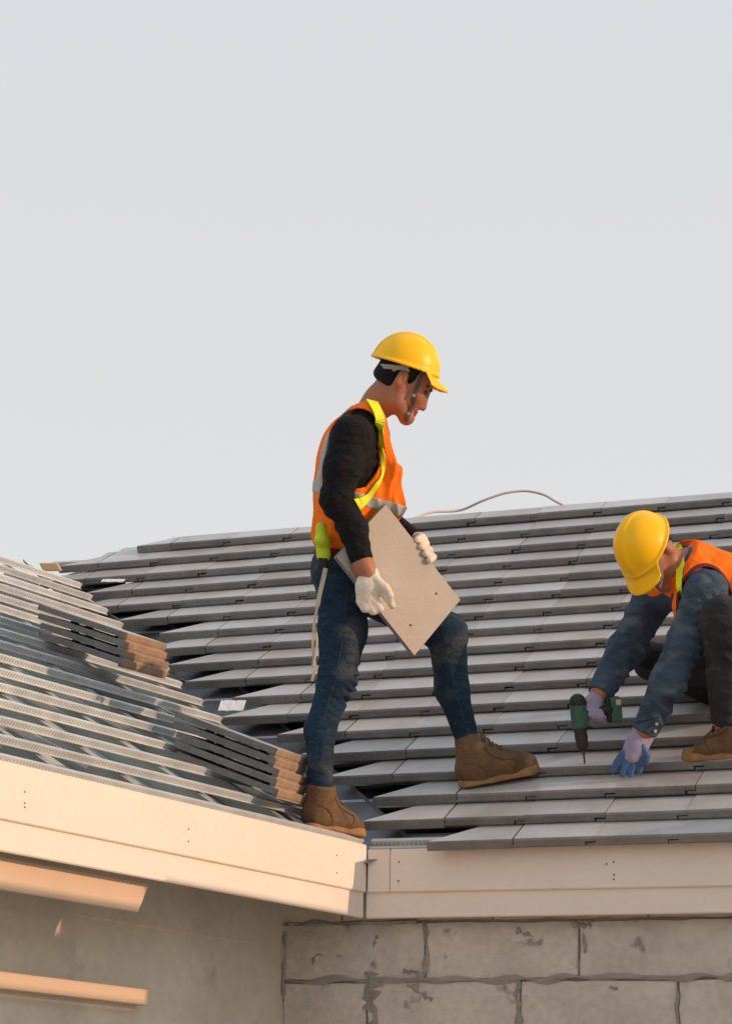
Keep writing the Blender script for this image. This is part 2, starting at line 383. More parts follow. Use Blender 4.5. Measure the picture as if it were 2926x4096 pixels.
for k, s_ in enumerate(LB):
    c = P0L + UPL*s_
    # distance along -VV to the valley: valley plan line y = -1.046 x
    # p = c - VV*t
    t = -(c[1]+1.046*c[0])/(-VV[1]-1.046*VV[0]) - (.09 + random.uniform(0,.08) if k > 1 else .02)
    far = c - VV*t
    near = c + VV*(2.9 + .0*k)
    Lg = np.linalg.norm(near-far)
    # local x along -VV so that y is up the slope (x cross y = normal)
    batten(near, -VV, UPL, nL, Lg)
# rafters under the left battens
def lpt(t, s, n): return P0L + VV*t + UPL*s + nL*n
for t in (-1.55,-1.1,-.62,-.12,.36,.84,1.32,1.8,2.28,2.76):
    s0 = .02
    # start at the valley when it is beyond the corner
    if t < 0: s0 = max(.02, -t*1.22+.08)
    m = MB(); a = lpt(t, s0, -.112); L = 2.86-s0
    m.box(a, VV*.042, UPL*L, nL*.003).box(a+nL*.003, VV*.003, UPL*L, nL*.074).box(a+nL*.077, VV*.042, UPL*L, nL*.003)
    m.build('rafter', MT['zinc2'], house, origin=a)
    if t > -.9:   # slanting brace between rafters
        s1 = random.choice((.3,.5,.8)); m = MB(); q = lpt(t+.06, max(s0,s1), -.075); e = lpt(t+.40, max(s0,s1)+.52, -.075)
        m.box(q, e-q, UPL*.03, nL*.02); m.build('brace', MT['zinc2'], house, origin=q)
v = []; f = []; ts = np.linspace(-2.35, 3.0, 60); ssl = np.linspace(.0, 2.84, 34)
ok = lambda t, s: True
for i, t in enumerate(ts):
    for j, s_ in enumerate(ssl):
        sag = -.012*abs(math.sin(t/.48*math.pi)) - .006*math.sin(9*s_+3*t)
        v.append(lpt(t, s_, -.150+sag))
for i in range(len(ts)-1):
    for j in range(len(ssl)-1):
        t = ts[i]; s_ = ssl[j]
        p = lpt(t, s_, 0)
        if p[1] > -1.046*p[0] - .02: continue
        f.append([i*len(ssl)+j, (i+1)*len(ssl)+j, (i+1)*len(ssl)+j+1, i*len(ssl)+j+1])
mk('underlay', v, f, MT['foil'], house, origin=(0,0,0), smooth=True)
# V shaped valley gutter sheet
vdir = np.cross(nR, nL); vdir /= np.linalg.norm(vdir); vdir *= np.sign(vdir[2])
A = np.array([nR, nL, [0,0,1.]]); V0 = np.linalg.solve(A, [nR@P0R, nL@P0L, 0.])
eR = np.cross(nR, vdir); eR *= np.sign(eR[0]); eL = np.cross(nL, vdir); eL *= np.sign(-eL[0])
v = []; f = []
for i in range(15):
    c = V0 + vdir*(.0+.27*i) - (nR+nL)*.5*.095
    v += [c+eL*.20+nL*.012, c+eL*.19, c, c+eR*.22, c+eR*.23+nR*.012]
for i in range(14):
    for j in range(4): f.append([5*i+j, 5*i+j+1, 5*i+j+6, 5*i+j+5])
mk('valley_flashing', v, f, MT['flash'], house, origin=(0,0,0))

# fascia boards
def board(o, ax, ay, az, name='fascia_board', b=.004, mt='board'):
    m = MB().bbox(o, ax, ay, az, b); return m.build(name, MT[mt], house, origin=o)
H1, H2 = .1745, .2667
Nout = -NH
EX = np.array([1.,0,0]); EY = np.array([0,1.,0]); EZ = np.array([0,0,1.])
fu = board(np.array([0,0,-H1])-Nout*.016+np.array([0,0,0]), VV*3.0, Nout*.016, EZ*(H1-.001))
fl = board(np.array([0,0,-H2])-Nout*.026, VV*3.0, Nout*.016, EZ*(H2-H1+.012))
RT = -.018
board((.002,0,-H1), EX*.085, EY*.016, EZ*(H1+RT))
fr = board((.0885,0.0005,-H1), EX*3.0, EY*.016, EZ*(H1+RT))
fr2 = board((-.006,.012,-H2), EX*3.09, EY*.016, EZ*(H2-H1+.012))
def nail(parent, p, nrm):
    m = MB(); e = np.cross(nrm, EZ); m.tube([np.array(p)-nrm*.004, np.array(p)+nrm*.0012], .0032, 6); m.build('nail', MT['nail'], parent, origin=p)
for ox, ys in ((55,(1758,1783,1792)),(418,(1841,1868)),(747,(1899,1938))):
    for y in ys: nail(fu, hit(ox, y, (0,0,0), NH), Nout)
for ox, y in ((885,1914),(884,1956),(1345,1918),(1361,1914),(1362,1942),(1361,1952)): nail(fr, hit(ox, y, (0,0,0), EY), -EY)
# eave angle under the first right batten
board((.006,.004,RT+.001), EX*3.0, EY*.03, EZ*.010, 'eave_strip', .002, 'zinc')

# walls
WX, BY = .355, .075                          # wing walls stand back under the eaves
lw0 = np.array([0,0,-ZE]) + NH*WX
rw = MB().box(lw0 - VV*.40, VV*4.4, NH*.2, EZ*(ZE+.02)).build('rendered_wall', MT['render'], house, origin=lw0); tag(rw, 'smooth grey-brown cement rendered wall under the left eave')
def wedge_beam(v0, v1, z0, z1, o0, o1, cut=.07, name='eave_band'):
    """band below the left eave with a slanting end"""
    P = lambda v, o, z: VV*v + NH*o + EZ*z
    v = [P(v0+cut,o0,z0),P(v1,o0,z0),P(v1,o1,z0),P(v0+cut,o1,z0),P(v0,o0,z1),P(v1,o0,z1),P(v1,o1,z1),P(v0,o1,z1)]
    f = [[0,3,2,1],[4,5,6,7],[0,1,5,4],[1,2,6,5],[2,3,7,6],[3,0,4,7]]
    o = mk(name, v, f, MT['ledge'], house, origin=v[0])
    bm = bmesh.new(); bm.from_mesh(o.data); bmesh.ops.bevel(bm, geom=bm.edges[:], offset=.002, segments=1, affect='EDGES'); bmesh.ops.recalc_face_normals(bm, faces=bm.faces[:]); bm.to_mesh(o.data); bm.free(); return o
tag(wedge_beam(1.32, 3.4, -.368, -.272, .075, .087, .06, 'sun_patch_strip'), 'thin strip added behind the left fascia as a sun patch')  # added strip that catches the sun, in place of a sun patch
tag(wedge_beam(.945, 3.4, -.632, -.580, .308, .40, .0, 'ledge'), 'narrow cement ledge on the rendered wall')
bwall = MB().box((-.55,BY+.014,-ZE), EX*3.6, EY*.16, EZ*(ZE-.06)).build('block_wall', MT['mortar'], house, origin=(0,BY,-ZE)); tag(bwall, 'wall of large pale aerated concrete blocks with smeared mortar')
def rough_block(w, h, t=.06):
    bm = bmesh.new(); nx, nz = max(2, int(w/.05)), 4
    g = [[bm.verts.new((w*i/nx, random.gauss(0,.0008), h*j/nz)) for j in range(nz+1)] for i in range(nx+1)]
    for i in range(nx+1):
        for j in range(nz+1):
            if i in (0,nx) or j in (0,nz):
                g[i][j].co.y += .004+random.random()*.003
                if i in (0,nx): g[i][j].co.x += random.gauss(0,.0018)
                else: g[i][j].co.z += random.gauss(0,.0018)
    for i in range(nx):
        for j in range(nz): bm.faces.new((g[i][j], g[i+1][j], g[i+1][j+1], g[i][j+1]))
    r = bmesh.ops.extrude_edge_only(bm, edges=[e for e in bm.edges if e.is_boundary])
    for q in r['geom']:
        if isinstance(q, bmesh.types.BMVert): q.co.y = t
    bmesh.ops.recalc_face_normals(bm, faces=bm.faces[:])
    me = bpy.data.meshes.new('block'); bm.to_mesh(me); bm.free(); me.materials.append(MT['block']); return me
CZ = .2115; JZ = -.2745
off = {0: .45, 1: .201, 2: .555, 3: .26}
for c in range(-1, 12):
    zt = JZ - CZ*(c-1) if c >= 1 else JZ + CZ*(1-c)
    if zt > -.1: zt = -.10
    zb = JZ - CZ*c if c >= 1 else (JZ if c == 0 else None)
    if c == -1: continue
    x = off[c % 4] - .5695*3
    while x < 3.0:
        a = max(x+.004, -.43); b = min(x+.5695-.004, 3.02); x += .5695
        if b-a < .05: continue
        g = .006
        link('block', rough_block(b-a, (zt-zb)-2*g), bwall, (a, BY+random.gauss(0,.0015), zb+g))
# mortar squeezed out over the joints
def smear(pts, wid, th=.004, seed=0):
    rr = random.Random(seed); P = spline(pts, 14); v = []; f = []; n = len(P)
    ph = [rr.uniform(0,6.3) for _ in range(8)]
    for i, p in enumerate(P):
        t = P[min(i+1,n-1)]-P[max(i-1,0)]; t /= np.linalg.norm(t)+1e-9; b = np.array([-t[2],0,t[0]])
        w = lambda k: max(.0006, wid*(.45+.5*math.sin(i*.31+ph[k])*math.sin(i*.13+ph[k+1])+.08*rr.random()+.22*math.sin(i*.55+ph[k+2])))
        q = np.array([p[0],BY,p[1]]) if len(p) == 2 else p
        v += [q-b*w(0)+EY*.0012, q-EY*th*(.6+rr.random()*.6), q+b*w(3)+EY*.0012]
    for i in range(n-1):
        for j in range(2): f.append([3*i+j, 3*i+3+j, 3*i+4+j, 3*i+1+j])
    return v, f
SM = []
P3 = lambda *a: [np.array([x,BY,z]) for x, z in a]
SM.append((P3((-0.323,JZ),(-0.169,JZ-.003),(0.024,JZ+.002),(0.168,JZ)), 0.0135))
z2 = JZ-CZ
SM.append((P3((-0.323,z2),(-0.072,z2+.002),(0.120,z2+.006),(0.312,z2-.002),(0.553,z2+.003),(0.745,z2+.006),(0.986,z2+.003),(1.178,z2+.008),(1.371,z2+.004),(1.659,z2),(2.236,z2+.003),(3.006,z2)), 0.0188))
SM.append((P3((0.200,JZ),(0.205,JZ-.08),(0.200,JZ-.17),(0.178,z2)), 0.0165))
SM.append((P3((0.120,z2+.03),(0.149,z2+.035),(0.178,z2+.03)), 0.0120))
SM.append((P3((0.769,JZ),(0.767,JZ-.1),(0.768,z2)), 0.0053))
SM.append((P3((0.745,JZ-.012),(0.784,JZ-.02),(0.813,JZ-.022)), 0.0180))
SM.append((P3((0.551,z2),(0.543,z2-.07),(0.548,z2-.13),(0.543,z2-.22)), 0.0180))
SM.append((P3((1.125,z2),(1.119,z2-.08),(1.125,z2-.2)), 0.0105))
SM.append((P3((0.005,z2+.03),(-0.005,z2-.02),(0.006,z2-.07),(0.009,z2-.13),(0.024,z2-.22)), 0.0480))
SM.append((P3((0.139,z2-.01),(0.178,z2-.04),(0.216,z2-.06),(0.231,z2-.07)), 0.0240))
SM.append((P3((0.005,JZ-.09),(0.014,JZ-.06),(0.024,JZ-.055)), 0.0120))
SM.append((P3((-0.226,JZ-.15),(-0.217,JZ-.12),(-0.188,JZ-.115)), 0.0105))
SM.append((P3((0.543,JZ-.03),(0.563,JZ-.045),(0.601,JZ-.06)), 0.0165))
SM.append((P3((0.784,JZ-.05),(0.793,JZ-.10),(0.789,JZ-.12)), 0.0090))
SM.append((P3((0.880,z2-.03),(0.909,z2-.035)), 0.0105))
SM.append((P3((-0.337,JZ-.03),(-0.332,JZ-.1),(-0.340,z2),(-0.332,z2-.1),(-0.337,z2-.3)), 0.0120))
for i, (p, w) in enumerate(SM):
    v, f = smear(p, w, seed=i); mk('mortar_smear', v, f, MT['mortar'], bwall, origin=v[0])

# ------------------------------------------------------------------ unseen boards added on the right; their gaps shape sun on the left wall
sd = np.array(sdir); HO = Nout*3.15
def onh(p):
    q = p + sd*np.dot(HO-p, Nout)/np.dot(sd, Nout); return np.dot(q, VV), q[2]
pt = lambda v, o, z: VV*v + NH*o + EZ*z
hb = empty('shade_boards', HO + VV*1.0 - EZ*ZE); tag(hb, 'plywood boards added out of view to shade the left wall', 'shade_boards')
vR = onh(pt(1.34,.075,-.3))[0]; zTop = onh(pt(.4,0,-.254))[1]
zA = onh(pt(1.7,.075,-.366))[1]+.016; zB = onh(pt(1.2,.308,-.568))[1]; zC = onh(pt(1.2,.308,-.626))[1]; zL = -.05
vR2 = onh(pt(.955,.308,-.6))[0]
for v0, v1, z0, z1 in ((-1.2, vR2, zL, zTop), (vR2+.002, vR, zB, zTop), (vR+.004, 3.0, zB, zA), (vR2+.002, 3.0, zL, zC)):
    q = HO + VV*v0 + EZ*z0
    MB().box(q, VV*(v1-v0), Nout*.018, EZ*(z1-z0)).build('shade_board', MT['ply'], hb, origin=q)
for y in (-1.1, vR2-.06, 2.95):
    for o_ in (.02, .9):
        q = HO+VV*y+Nout*(o_+.03)-EZ*ZE; MB().tube([q, q+EZ*(ZE+zA-.01)], .024, 10).build('shade_post', MT['zinc'], hb, origin=q)
q = HO-VV*1.2+Nout*.08-EZ*.35; MB().box(q, VV*4.2, Nout*.8, EZ*.04).build('deck', MT['ply'], hb, origin=q)  # unseen deck, added along with the shading boards

# ------------------------------------------------------------------ loose tiles
def cam_vec(a): return CR*a[0] + CU*a[1] + CD*a[2]
def stack_frame(Kp, Lp, Rp, dep, ln):
    """edges of a square-cornered stack from its three seen top corners"""
    K = at(*Kp, dep); best = None
    for a in np.linspace(0, .6, 601):
        A = K - at(*Lp, dep+a)
        if np.linalg.norm(A) >= ln: break
    lo = min(np.linspace(0, .9, 901), key=lambda b: abs(np.dot(A, at(*Rp, dep+b)-K)))
    B = at(*Rp, dep+lo)-K
    A /= np.linalg.norm(A); B -= A*np.dot(A, B); B /= np.linalg.norm(B); N = np.cross(A, B)
    if N[2] < 0: N = -N
    return A, B, N
SL, SW = .42, .305
me_stack = flat_tile('loose_tile', [(-SL,0),(0,0),(0,SW),(-SL,SW)], .023, [MT['tile'], MT['tile_edge_shade'], MT['tile_cut']])
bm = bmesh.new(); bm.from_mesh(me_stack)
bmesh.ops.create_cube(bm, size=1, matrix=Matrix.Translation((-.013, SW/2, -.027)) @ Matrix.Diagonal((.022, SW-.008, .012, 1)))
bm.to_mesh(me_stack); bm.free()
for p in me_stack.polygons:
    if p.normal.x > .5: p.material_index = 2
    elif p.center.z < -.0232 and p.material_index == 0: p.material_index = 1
def place_stack(frame, ox, oy, n, where, ords, sink=.001):
    Ax, Bx, Nx = frame; Rm = Matrix((Ax, Bx, Nx)).transposed()
    dep = 10.
    best = None
    for dep in np.linspace(9.6, 12.6, 301):
        K = at(ox, oy, dep)
        mn = min(np.dot(nL, q-P0L) for q in (K, K-Ax*SL, K+Bx*SW, K-Ax*SL+Bx*SW))
        if mn >= sink: best = K
        else: break
    for i in range(n):
        o = link('roof_tile', me_stack, None, best + Nx*(.023+.033*i) - Ax*.0145*i + Ax*random.gauss(0,.004) + Bx*random.gauss(0,.004))
        o.rotation_euler = (Rm @ Matrix.Rotation(random.gauss(0,.012), 3, 'Z')).to_euler()
        tag(o, ords[n-1-i] + ' grey tile in the stack ' + where, 'roof tile', 'loose tiles stacked on the battens')
        m2 = MB()
        if i < n-1:     # moulded nibs keep the tiles apart
            b = best + Nx*(.023+.033*i) - Ax*.0145*i
            for a in (.12,.34):
                for c in (.10,.20): m2.box(b-Ax*a+Bx*c+Nx*.0005, Ax*.02, Bx*.03, Nx*.009)
            m2.build('nib', MT['tile_edge_shade'], o, origin=ORG[o.name])
            ch = [c for c in o.children][0]; ch.rotation_euler = Rm.transposed().to_euler()
    return best
K1 = place_stack(stack_frame((283,1404),(104,1345),(374,1430),11.6,.42), 275, 1478, 4, 'higher up the bare battens, by the valley', ['topmost','second from top','third from top','bottom'])
K2 = place_stack(stack_frame((612,1668),(394,1587),(684,1690),10.5,.42), 614, 1766, 5, 'beside the standing worker\'s straight leg', ['topmost','second from top','third from top','fourth from top','bottom'], -.045)
# torn pieces of white sheet caught in the valley
def scrap(ox, oy, dep, w, h, lab):
    v = []; f = []
    for i in range(7):
        for j in range(4):
            p = at(ox, oy, dep) + CR*w*(i/6) + (CD*.8+CU*.35)*h*(j/3) + CU*.0012*math.sin(2.1*i+j) - CR*.003*j*((i%3)-1)
            v.append(p)
    for i in range(6):
        for j in range(3): f.append([4*i+j, 4*i+4+j, 4*i+5+j, 4*i+1+j])
    o = mk('plastic_scrap', v, f, MT['scrap'])
    md = o.modifiers.new('thickness', 'SOLIDIFY'); md.thickness = .003
    tag(o, lab, 'scrap')
MT['scrap'] = mat('white sheet', (.72,.74,.76), .5, (.62,.64,.67), 12, .5)
scrap(484,1577,11.55,.10,.10,'torn white sheet scrap in the valley beside the straight leg')
scrap(224,1291,13.05,.10,.03,'thin white scrap under a tile end high in the valley')
# cable looping over the ridge
m = MB(); P = spline([at(915,1152,13.62), at(960,1137,13.7), at(1020,1133,13.75), at(1070,1112,13.72), at(1120,1095,13.72), at(1165,1090,13.72), at(1205,1098,13.7), at(1232,1113,13.66), at(1250,1122,13.63)], 8)
m.tube(P, .0065, 6); tag(m.build('cable', MT['wire'], smooth=True), 'thin pale cable arching above the ridge behind the workers', 'cable')
# plywood offcut at the top of the valley
b = at(96,1268,13.45); m = MB().bbox(b, CR*.085, CD*.05, CU*.038-CR*.02, .004); tag(m.build('plywood_offcut', MT['ply']), 'small tan plywood offcut at the top end of the valley', 'offcut')
b = lpt(1.02,.075,-.10); m = MB().bbox(b, VV*.10, UPL*.012, nL*.05, .002); tag(m.build('yellow_strap', MT['yellowstrap']), 'short yellow strap end among the lowest battens on the left', 'strap')

# ------------------------------------------------------------------ smooth solids from distance fields (people, clothing, boots, gloves)
class Vol:
    def __init__(s, lo, hi, h):
        s.h = h; s.lo = np.array(lo, float)-.03; n = np.ceil((np.array(hi)+.03-s.lo)/h).astype(int)+1
        s.n = n; s.F = np.full(n, .2, np.float32)
        s.ax = [s.lo[i]+h*np.arange(n[i]) for i in range(3)]
    def block(s, lo, hi):
        a = np.clip(np.floor((np.array(lo)-s.lo)/s.h).astype(int), 0, s.n); b = np.clip(np.ceil((np.array(hi)-s.lo)/s.h).astype(int)+1, 0, s.n)
        sl = tuple(slice(a[i], b[i]) for i in range(3))
        if any(b[i] <= a[i] for i in range(3)): return sl, None
        P = np.meshgrid(*[s.ax[i][sl[i]] for i in range(3)], indexing='ij')
        return sl, np.stack(P, -1).astype(np.float32)
    @staticmethod
    def smin(a, b, k):
        h = np.maximum(k-np.abs(a-b), 0)/k; return np.minimum(a, b)-h*h*k*.25
    def put(s, d, sl, k, op):
        F = s.F[sl]
        if op == 'add': s.F[sl] = s.smin(F, d, k) if k > 0 else np.minimum(F, d)
        elif op == 'sub': s.F[sl] = -s.smin(-F, d, k) if k > 0 else np.maximum(F, -d)
        elif op == 'int': s.F[sl] = -s.smin(-F, -d, k) if k > 0 else np.maximum(F, d)
    def cone(s, a, b, ra, rb, k=.02, op='add', flat=None, grow=0):
        a, b = np.array(a, float), np.array(b, float); ra += grow; rb += grow
        fac = 1. if flat is None else max(1, flat[1])
        R = max(ra, rb)*fac+.06+k
        sl, P = s.block(np.minimum(a, b)-R, np.maximum(a, b)+R)
        if P is None: return s
        ab = (b-a).astype(np.float32); t = np.clip(((P-a.astype(np.float32))@ab)/max(1e-9, ab@ab), 0, 1)
        v = P-(a.astype(np.float32)+t[..., None]*ab)
        if flat is not None:
            e = np.array(flat[0], np.float32); e /= np.linalg.norm(e); c = v@e; v = v-c[..., None]*e*np.float32(1-1/flat[1])
        s.put(np.linalg.norm(v, axis=-1)-(ra+(rb-ra)*t), sl, k, op); return s
    def chain(s, pts, rad, k=.02, **kw):
        for i in range(len(pts)-1): s.cone(pts[i], pts[i+1], rad[i], rad[i+1], k, **kw)
        return s
    def ell(s, c, r, ax=None, k=.02, op='add', grow=0):
        c = np.array(c, np.float32); r = np.array(r, np.float32)+grow
        A = np.array(ax if ax is not None else np.eye(3), np.float32); R = max(r)+.06+k
        sl, P = s.block(c-R, c+R)
        if P is None: return s
        q = (P-c)@A.T; k0 = np.linalg.norm(q/r, axis=-1); k1 = np.linalg.norm(q/(r*r), axis=-1)+1e-6
        s.put(k0*(k0-1)/k1, sl, k, op); return s
    def func(s, fn, k=0, op='int', lo=None, hi=None):
        sl, P = s.block(s.lo if lo is None else lo, s.lo+s.h*s.n if hi is None else hi)
        if P is None: return s
        s.put(fn(P).astype(np.float32), sl, k, op); return s
    def half(s, p, n, k=.003):
        """keep the side the normal n points away from"""
        p = np.array(p, np.float32); n = np.array(n, np.float32); n /= np.linalg.norm(n)
        return s.func(lambda P: (P-p)@n, k, 'int')
    def wrinkle(s, fn):
        sl, P = s.block(s.lo, s.lo+s.h*s.n); near = np.abs(s.F) < .03
        s.F[near] += fn(P[near]).astype(np.float32); return s
    def mesh(s):
        F = s.F; n = np.array(F.shape); c = n-1
        cor = [F[i:i+c[0], j:j+c[1], k:k+c[2]] for i in (0,1) for j in (0,1) for k in (0,1)]
        cnt = sum((q < 0).astype(np.int8) for q in cor); act = (cnt > 0) & (cnt < 8)
        I = np.argwhere(act); idx = np.full(c, -1, np.int64); idx[act] = np.arange(len(I))
        vals = np.stack([q[act] for q in cor], -1)
        off = np.array([(i,j,k) for i in (0,1) for j in (0,1) for k in (0,1)], float)
        acc = np.zeros((len(I),3)); w = np.zeros(len(I))
        for a in range(8):
            for b in range(a+1, 8):
                if np.abs(off[a]-off[b]).sum() != 1: continue
                va, vb = vals[:,a], vals[:,b]; m = (va < 0) != (vb < 0)
                t = np.where(m, va/np.where(m, va-vb, 1), 0)
                acc += np.where(m[:,None], off[a]+(off[b]-off[a])*t[:,None], 0); w += m
        V = s.lo+(I+acc/w[:,None])*s.h
        Q = []
        ng = F < 0
        for d in range(3):
            e1, e2 = [(1,2),(2,0),(0,1)][d]
            A = [slice(1,-1)]*3; A[d] = slice(0,-1); B = list(A); B[d] = slice(1,None)
            sa, sb = ng[tuple(A)], ng[tuple(B)]
            for flag in (True, False):
                E = np.argwhere((sa != sb) & (sa == flag))
                if not len(E): continue
                E[:, e1] += 1; E[:, e2] += 1
                o1 = np.zeros(3, int); o1[e1] = -1; o2 = np.zeros(3, int); o2[e2] = -1
                q = [idx[tuple((E+o).T)] for o in (o1*0, o1, o1+o2, o2)]
                q = np.stack(q if flag else q[::-1], -1); Q.append(q)
        Q = np.concatenate(Q)
        for _ in range(2):      # relax the net
            acc = np.zeros_like(V); w = np.zeros(len(V))
            for a in range(4):
                for b in (1, 3):
                    np.add.at(acc, Q[:, a], V[Q[:, (a+b) % 4]]); np.add.at(w, Q[:, a], 1)
            V = V*.5+.5*acc/np.maximum(w, 1)[:, None]
        return V, Q
def solid(name, vol, mt, parent=None, origin=None):
    V, Q = vol.mesh(); o = mk(name, V, Q[:, :], mt, parent, origin, smooth=True)
    return o
def bvh(o):
    org = ORG[o.name]; me = o.data
    return BVHTree.FromPolygons([Vector(v.co)+Vector(org) for v in me.vertices], [list(p.vertices) for p in me.polygons])
def onsurf(trees, ox, oy, lift=.003):
    best = None
    for t in trees:
        h = t.ray_cast(Vector(CAM), Vector(ray(ox, oy)))
        if h[0] is not None and (best is None or h[3] < best[2]): best = (np.array(h[0]), np.array(h[1]), h[3])
    if best is None: return None
    return best[0]+best[1]*lift, best[1]
def strap(name, trees, pix, width, mt, parent, lift=.004, th=.003, n=8):
    pts = spline([np.array([x, y, 0.]) for x, y in pix], n); P = []; Nn = []
    for q in pts:
        h = onsurf(trees, q[0], q[1], lift)
        if h is None: continue
        P.append(h[0]); Nn.append(h[1])
    for _ in range(3):
        P = [P[0]]+[(P[i-1]+2*P[i]+P[i+1])/4 for i in range(1, len(P)-1)]+[P[-1]]
        Nn = [Nn[0]]+[(Nn[i-1]+2*Nn[i]+Nn[i+1])/4 for i in range(1, len(Nn)-1)]+[Nn[-1]]
    if hasattr(width, '__len__'): width = list(np.interp(np.linspace(0,1,len(P)), np.linspace(0,1,len(width)), width))
    return MB().ribbon(P, Nn, width, th).build(name, mt, parent)
def folds(centres, direction, amp, freq, rad, seed=0):
    """cloth folds gathered round joints"""
    d = np.array(direction, float); d /= np.linalg.norm(d); e = np.cross(d, [.3,.5,.8]); e /= np.linalg.norm(e); g = np.cross(d, e)
    def fn(P):
        out = np.zeros(len(P))
        for i, (c, a) in enumerate(centres):
            q = P-np.array(c); u = q@d; w1 = q@e; w2 = q@g; sdd = seed*1.7+i*2.3
            ph = freq*(u*(1+.25*math.sin(sdd))+.22*w1*math.sin(sdd*3)+.02*np.sin(19*w2+sdd)+.012*np.sin(31*w1+sdd*2))
            mod = np.clip(.5+.9*np.sin(27*w1+sdd)*np.sin(21*w2+15*u+sdd*1.3), 0, 1.2)
            out += a*np.exp(-(q*q).sum(-1)/(2*rad*rad))*mod*(1.6*np.abs(np.sin(ph*.5+sdd))-1.0)
        base = np.sin(17*P@d+4*np.sin(9*P@e+seed))*np.sin(12*P@g+seed)
        return amp*out+.0012*base
    return fn
U_ = lambda a: np.array(a, float)/np.linalg.norm(a)

def boot(parent, heel, toe, up, ankle, r_ank, h=.0045, lace='lace', name='boot'):
    """lace-up suede boot; heel and toe are the ends of the sole on the ground"""
    heel, toe, ankle = [np.array(q, float) for q in (heel, toe, ankle)]
    f = U_(toe-heel); up = U_(up-f*np.dot(up, f)); sd_ = np.cross(f, up); L = np.linalg.norm(toe-heel); kk = L/.30
    P = lambda a, b, c=0: heel+f*a*kk+up*b*kk+sd_*c*kk
    fr = (sd_, 1.)
    lo = np.min([heel, toe, ankle], 0)-.1; hi = np.max([heel, toe, ankle], 0)+.1
    v = Vol(lo, hi, h); F = (sd_, .82)
    v.cone(P(.045,.055), P(.10,.055), .044*kk, .048*kk, .02, flat=F)
    v.chain([P(.10,.055), P(.20,.050), P(.258,.038)], [.050*kk, .044*kk, .036*kk], .03, flat=(sd_, 1.0))
    v.cone(P(.05,.06), ankle, .046*kk, r_ank, .03)
    v.cone(P(.11,.075), ankle+f*.012, .042*kk, r_ank*.92, .03)
    v.cone(P(.20,.055), P(.08,.13), .030*kk, .036*kk, .03)
    v.half(P(0,.014), -up); ud = U_(ankle-P(.06,.06)); v.half(ankle+ud*.012, ud, .004)
    v.wrinkle(folds([(P(.17,.07),1),(P(.06,.12),1),(P(.2,.05),.8)], f+up*.4, .006, 190, .035, 2))
    b = solid(name, v, MT['suede'], parent)
    so = Vol(lo, hi, h)
    so.cone(P(.045,.0), P(.12,.0), .046*kk, .045*kk, .01, flat=(sd_,.85)).cone(P(.12,.0), P(.252,.004), .044*kk, .047*kk, .02, flat=(sd_,.98))
    so.half(P(0,.028), up).half(P(0,0), -up)
    so.cone(P(.225,.020), P(.272,.030), .030*kk, .022*kk, .012, flat=(sd_,1.35))
    so.half(P(0,0), -up)
    solid('sole', so, MT['sole'], b, ORG[parent.name])
    tr = bvh(b); m = MB()
    for i in range(6):
        a0 = .185-.019*i; b0 = .16
        pts = []
        for c in np.linspace(-.026, .026, 7):
            o_ = P(a0 + (.004 if i % 2 else -.004)*c/.026, .3, c); dn = U_(-up-f*.55)
            h_ = tr.ray_cast(Vector(o_-dn*.05+f*.09*kk), Vector(dn))
            if h_[0] is not None: pts.append(np.array(h_[0])+np.array(h_[1])*.002)
        if len(pts) > 3: m.tube(pts, .0042, 5)
    def seam(ab, w=.0045, side=1):
        q = [P(a, bb, .05) for a, bb in ab]; px = [(812+FPX*np.dot(z-CAM, CR)/np.dot(z-CAM, CD), 1136.7-FPX*np.dot(z-CAM, CU)/np.dot(z-CAM, CD)) for z in q]
        try: strap('seam', [tr], px, w, MT['lace'], b, .0006, .0016, 6)
        except Exception as ex: print('seam', ex)
    seam([(.195,.032),(.208,.055),(.200,.078)]); seam([(.10,.032),(.088,.065),(.055,.085),(.02,.09)]); seam([(.20,.072),(.15,.085),(.12,.105),(.105,.135)])
    if m.v: m.build('laces', MT[lace], b, ORG[parent.name], True)
    return b

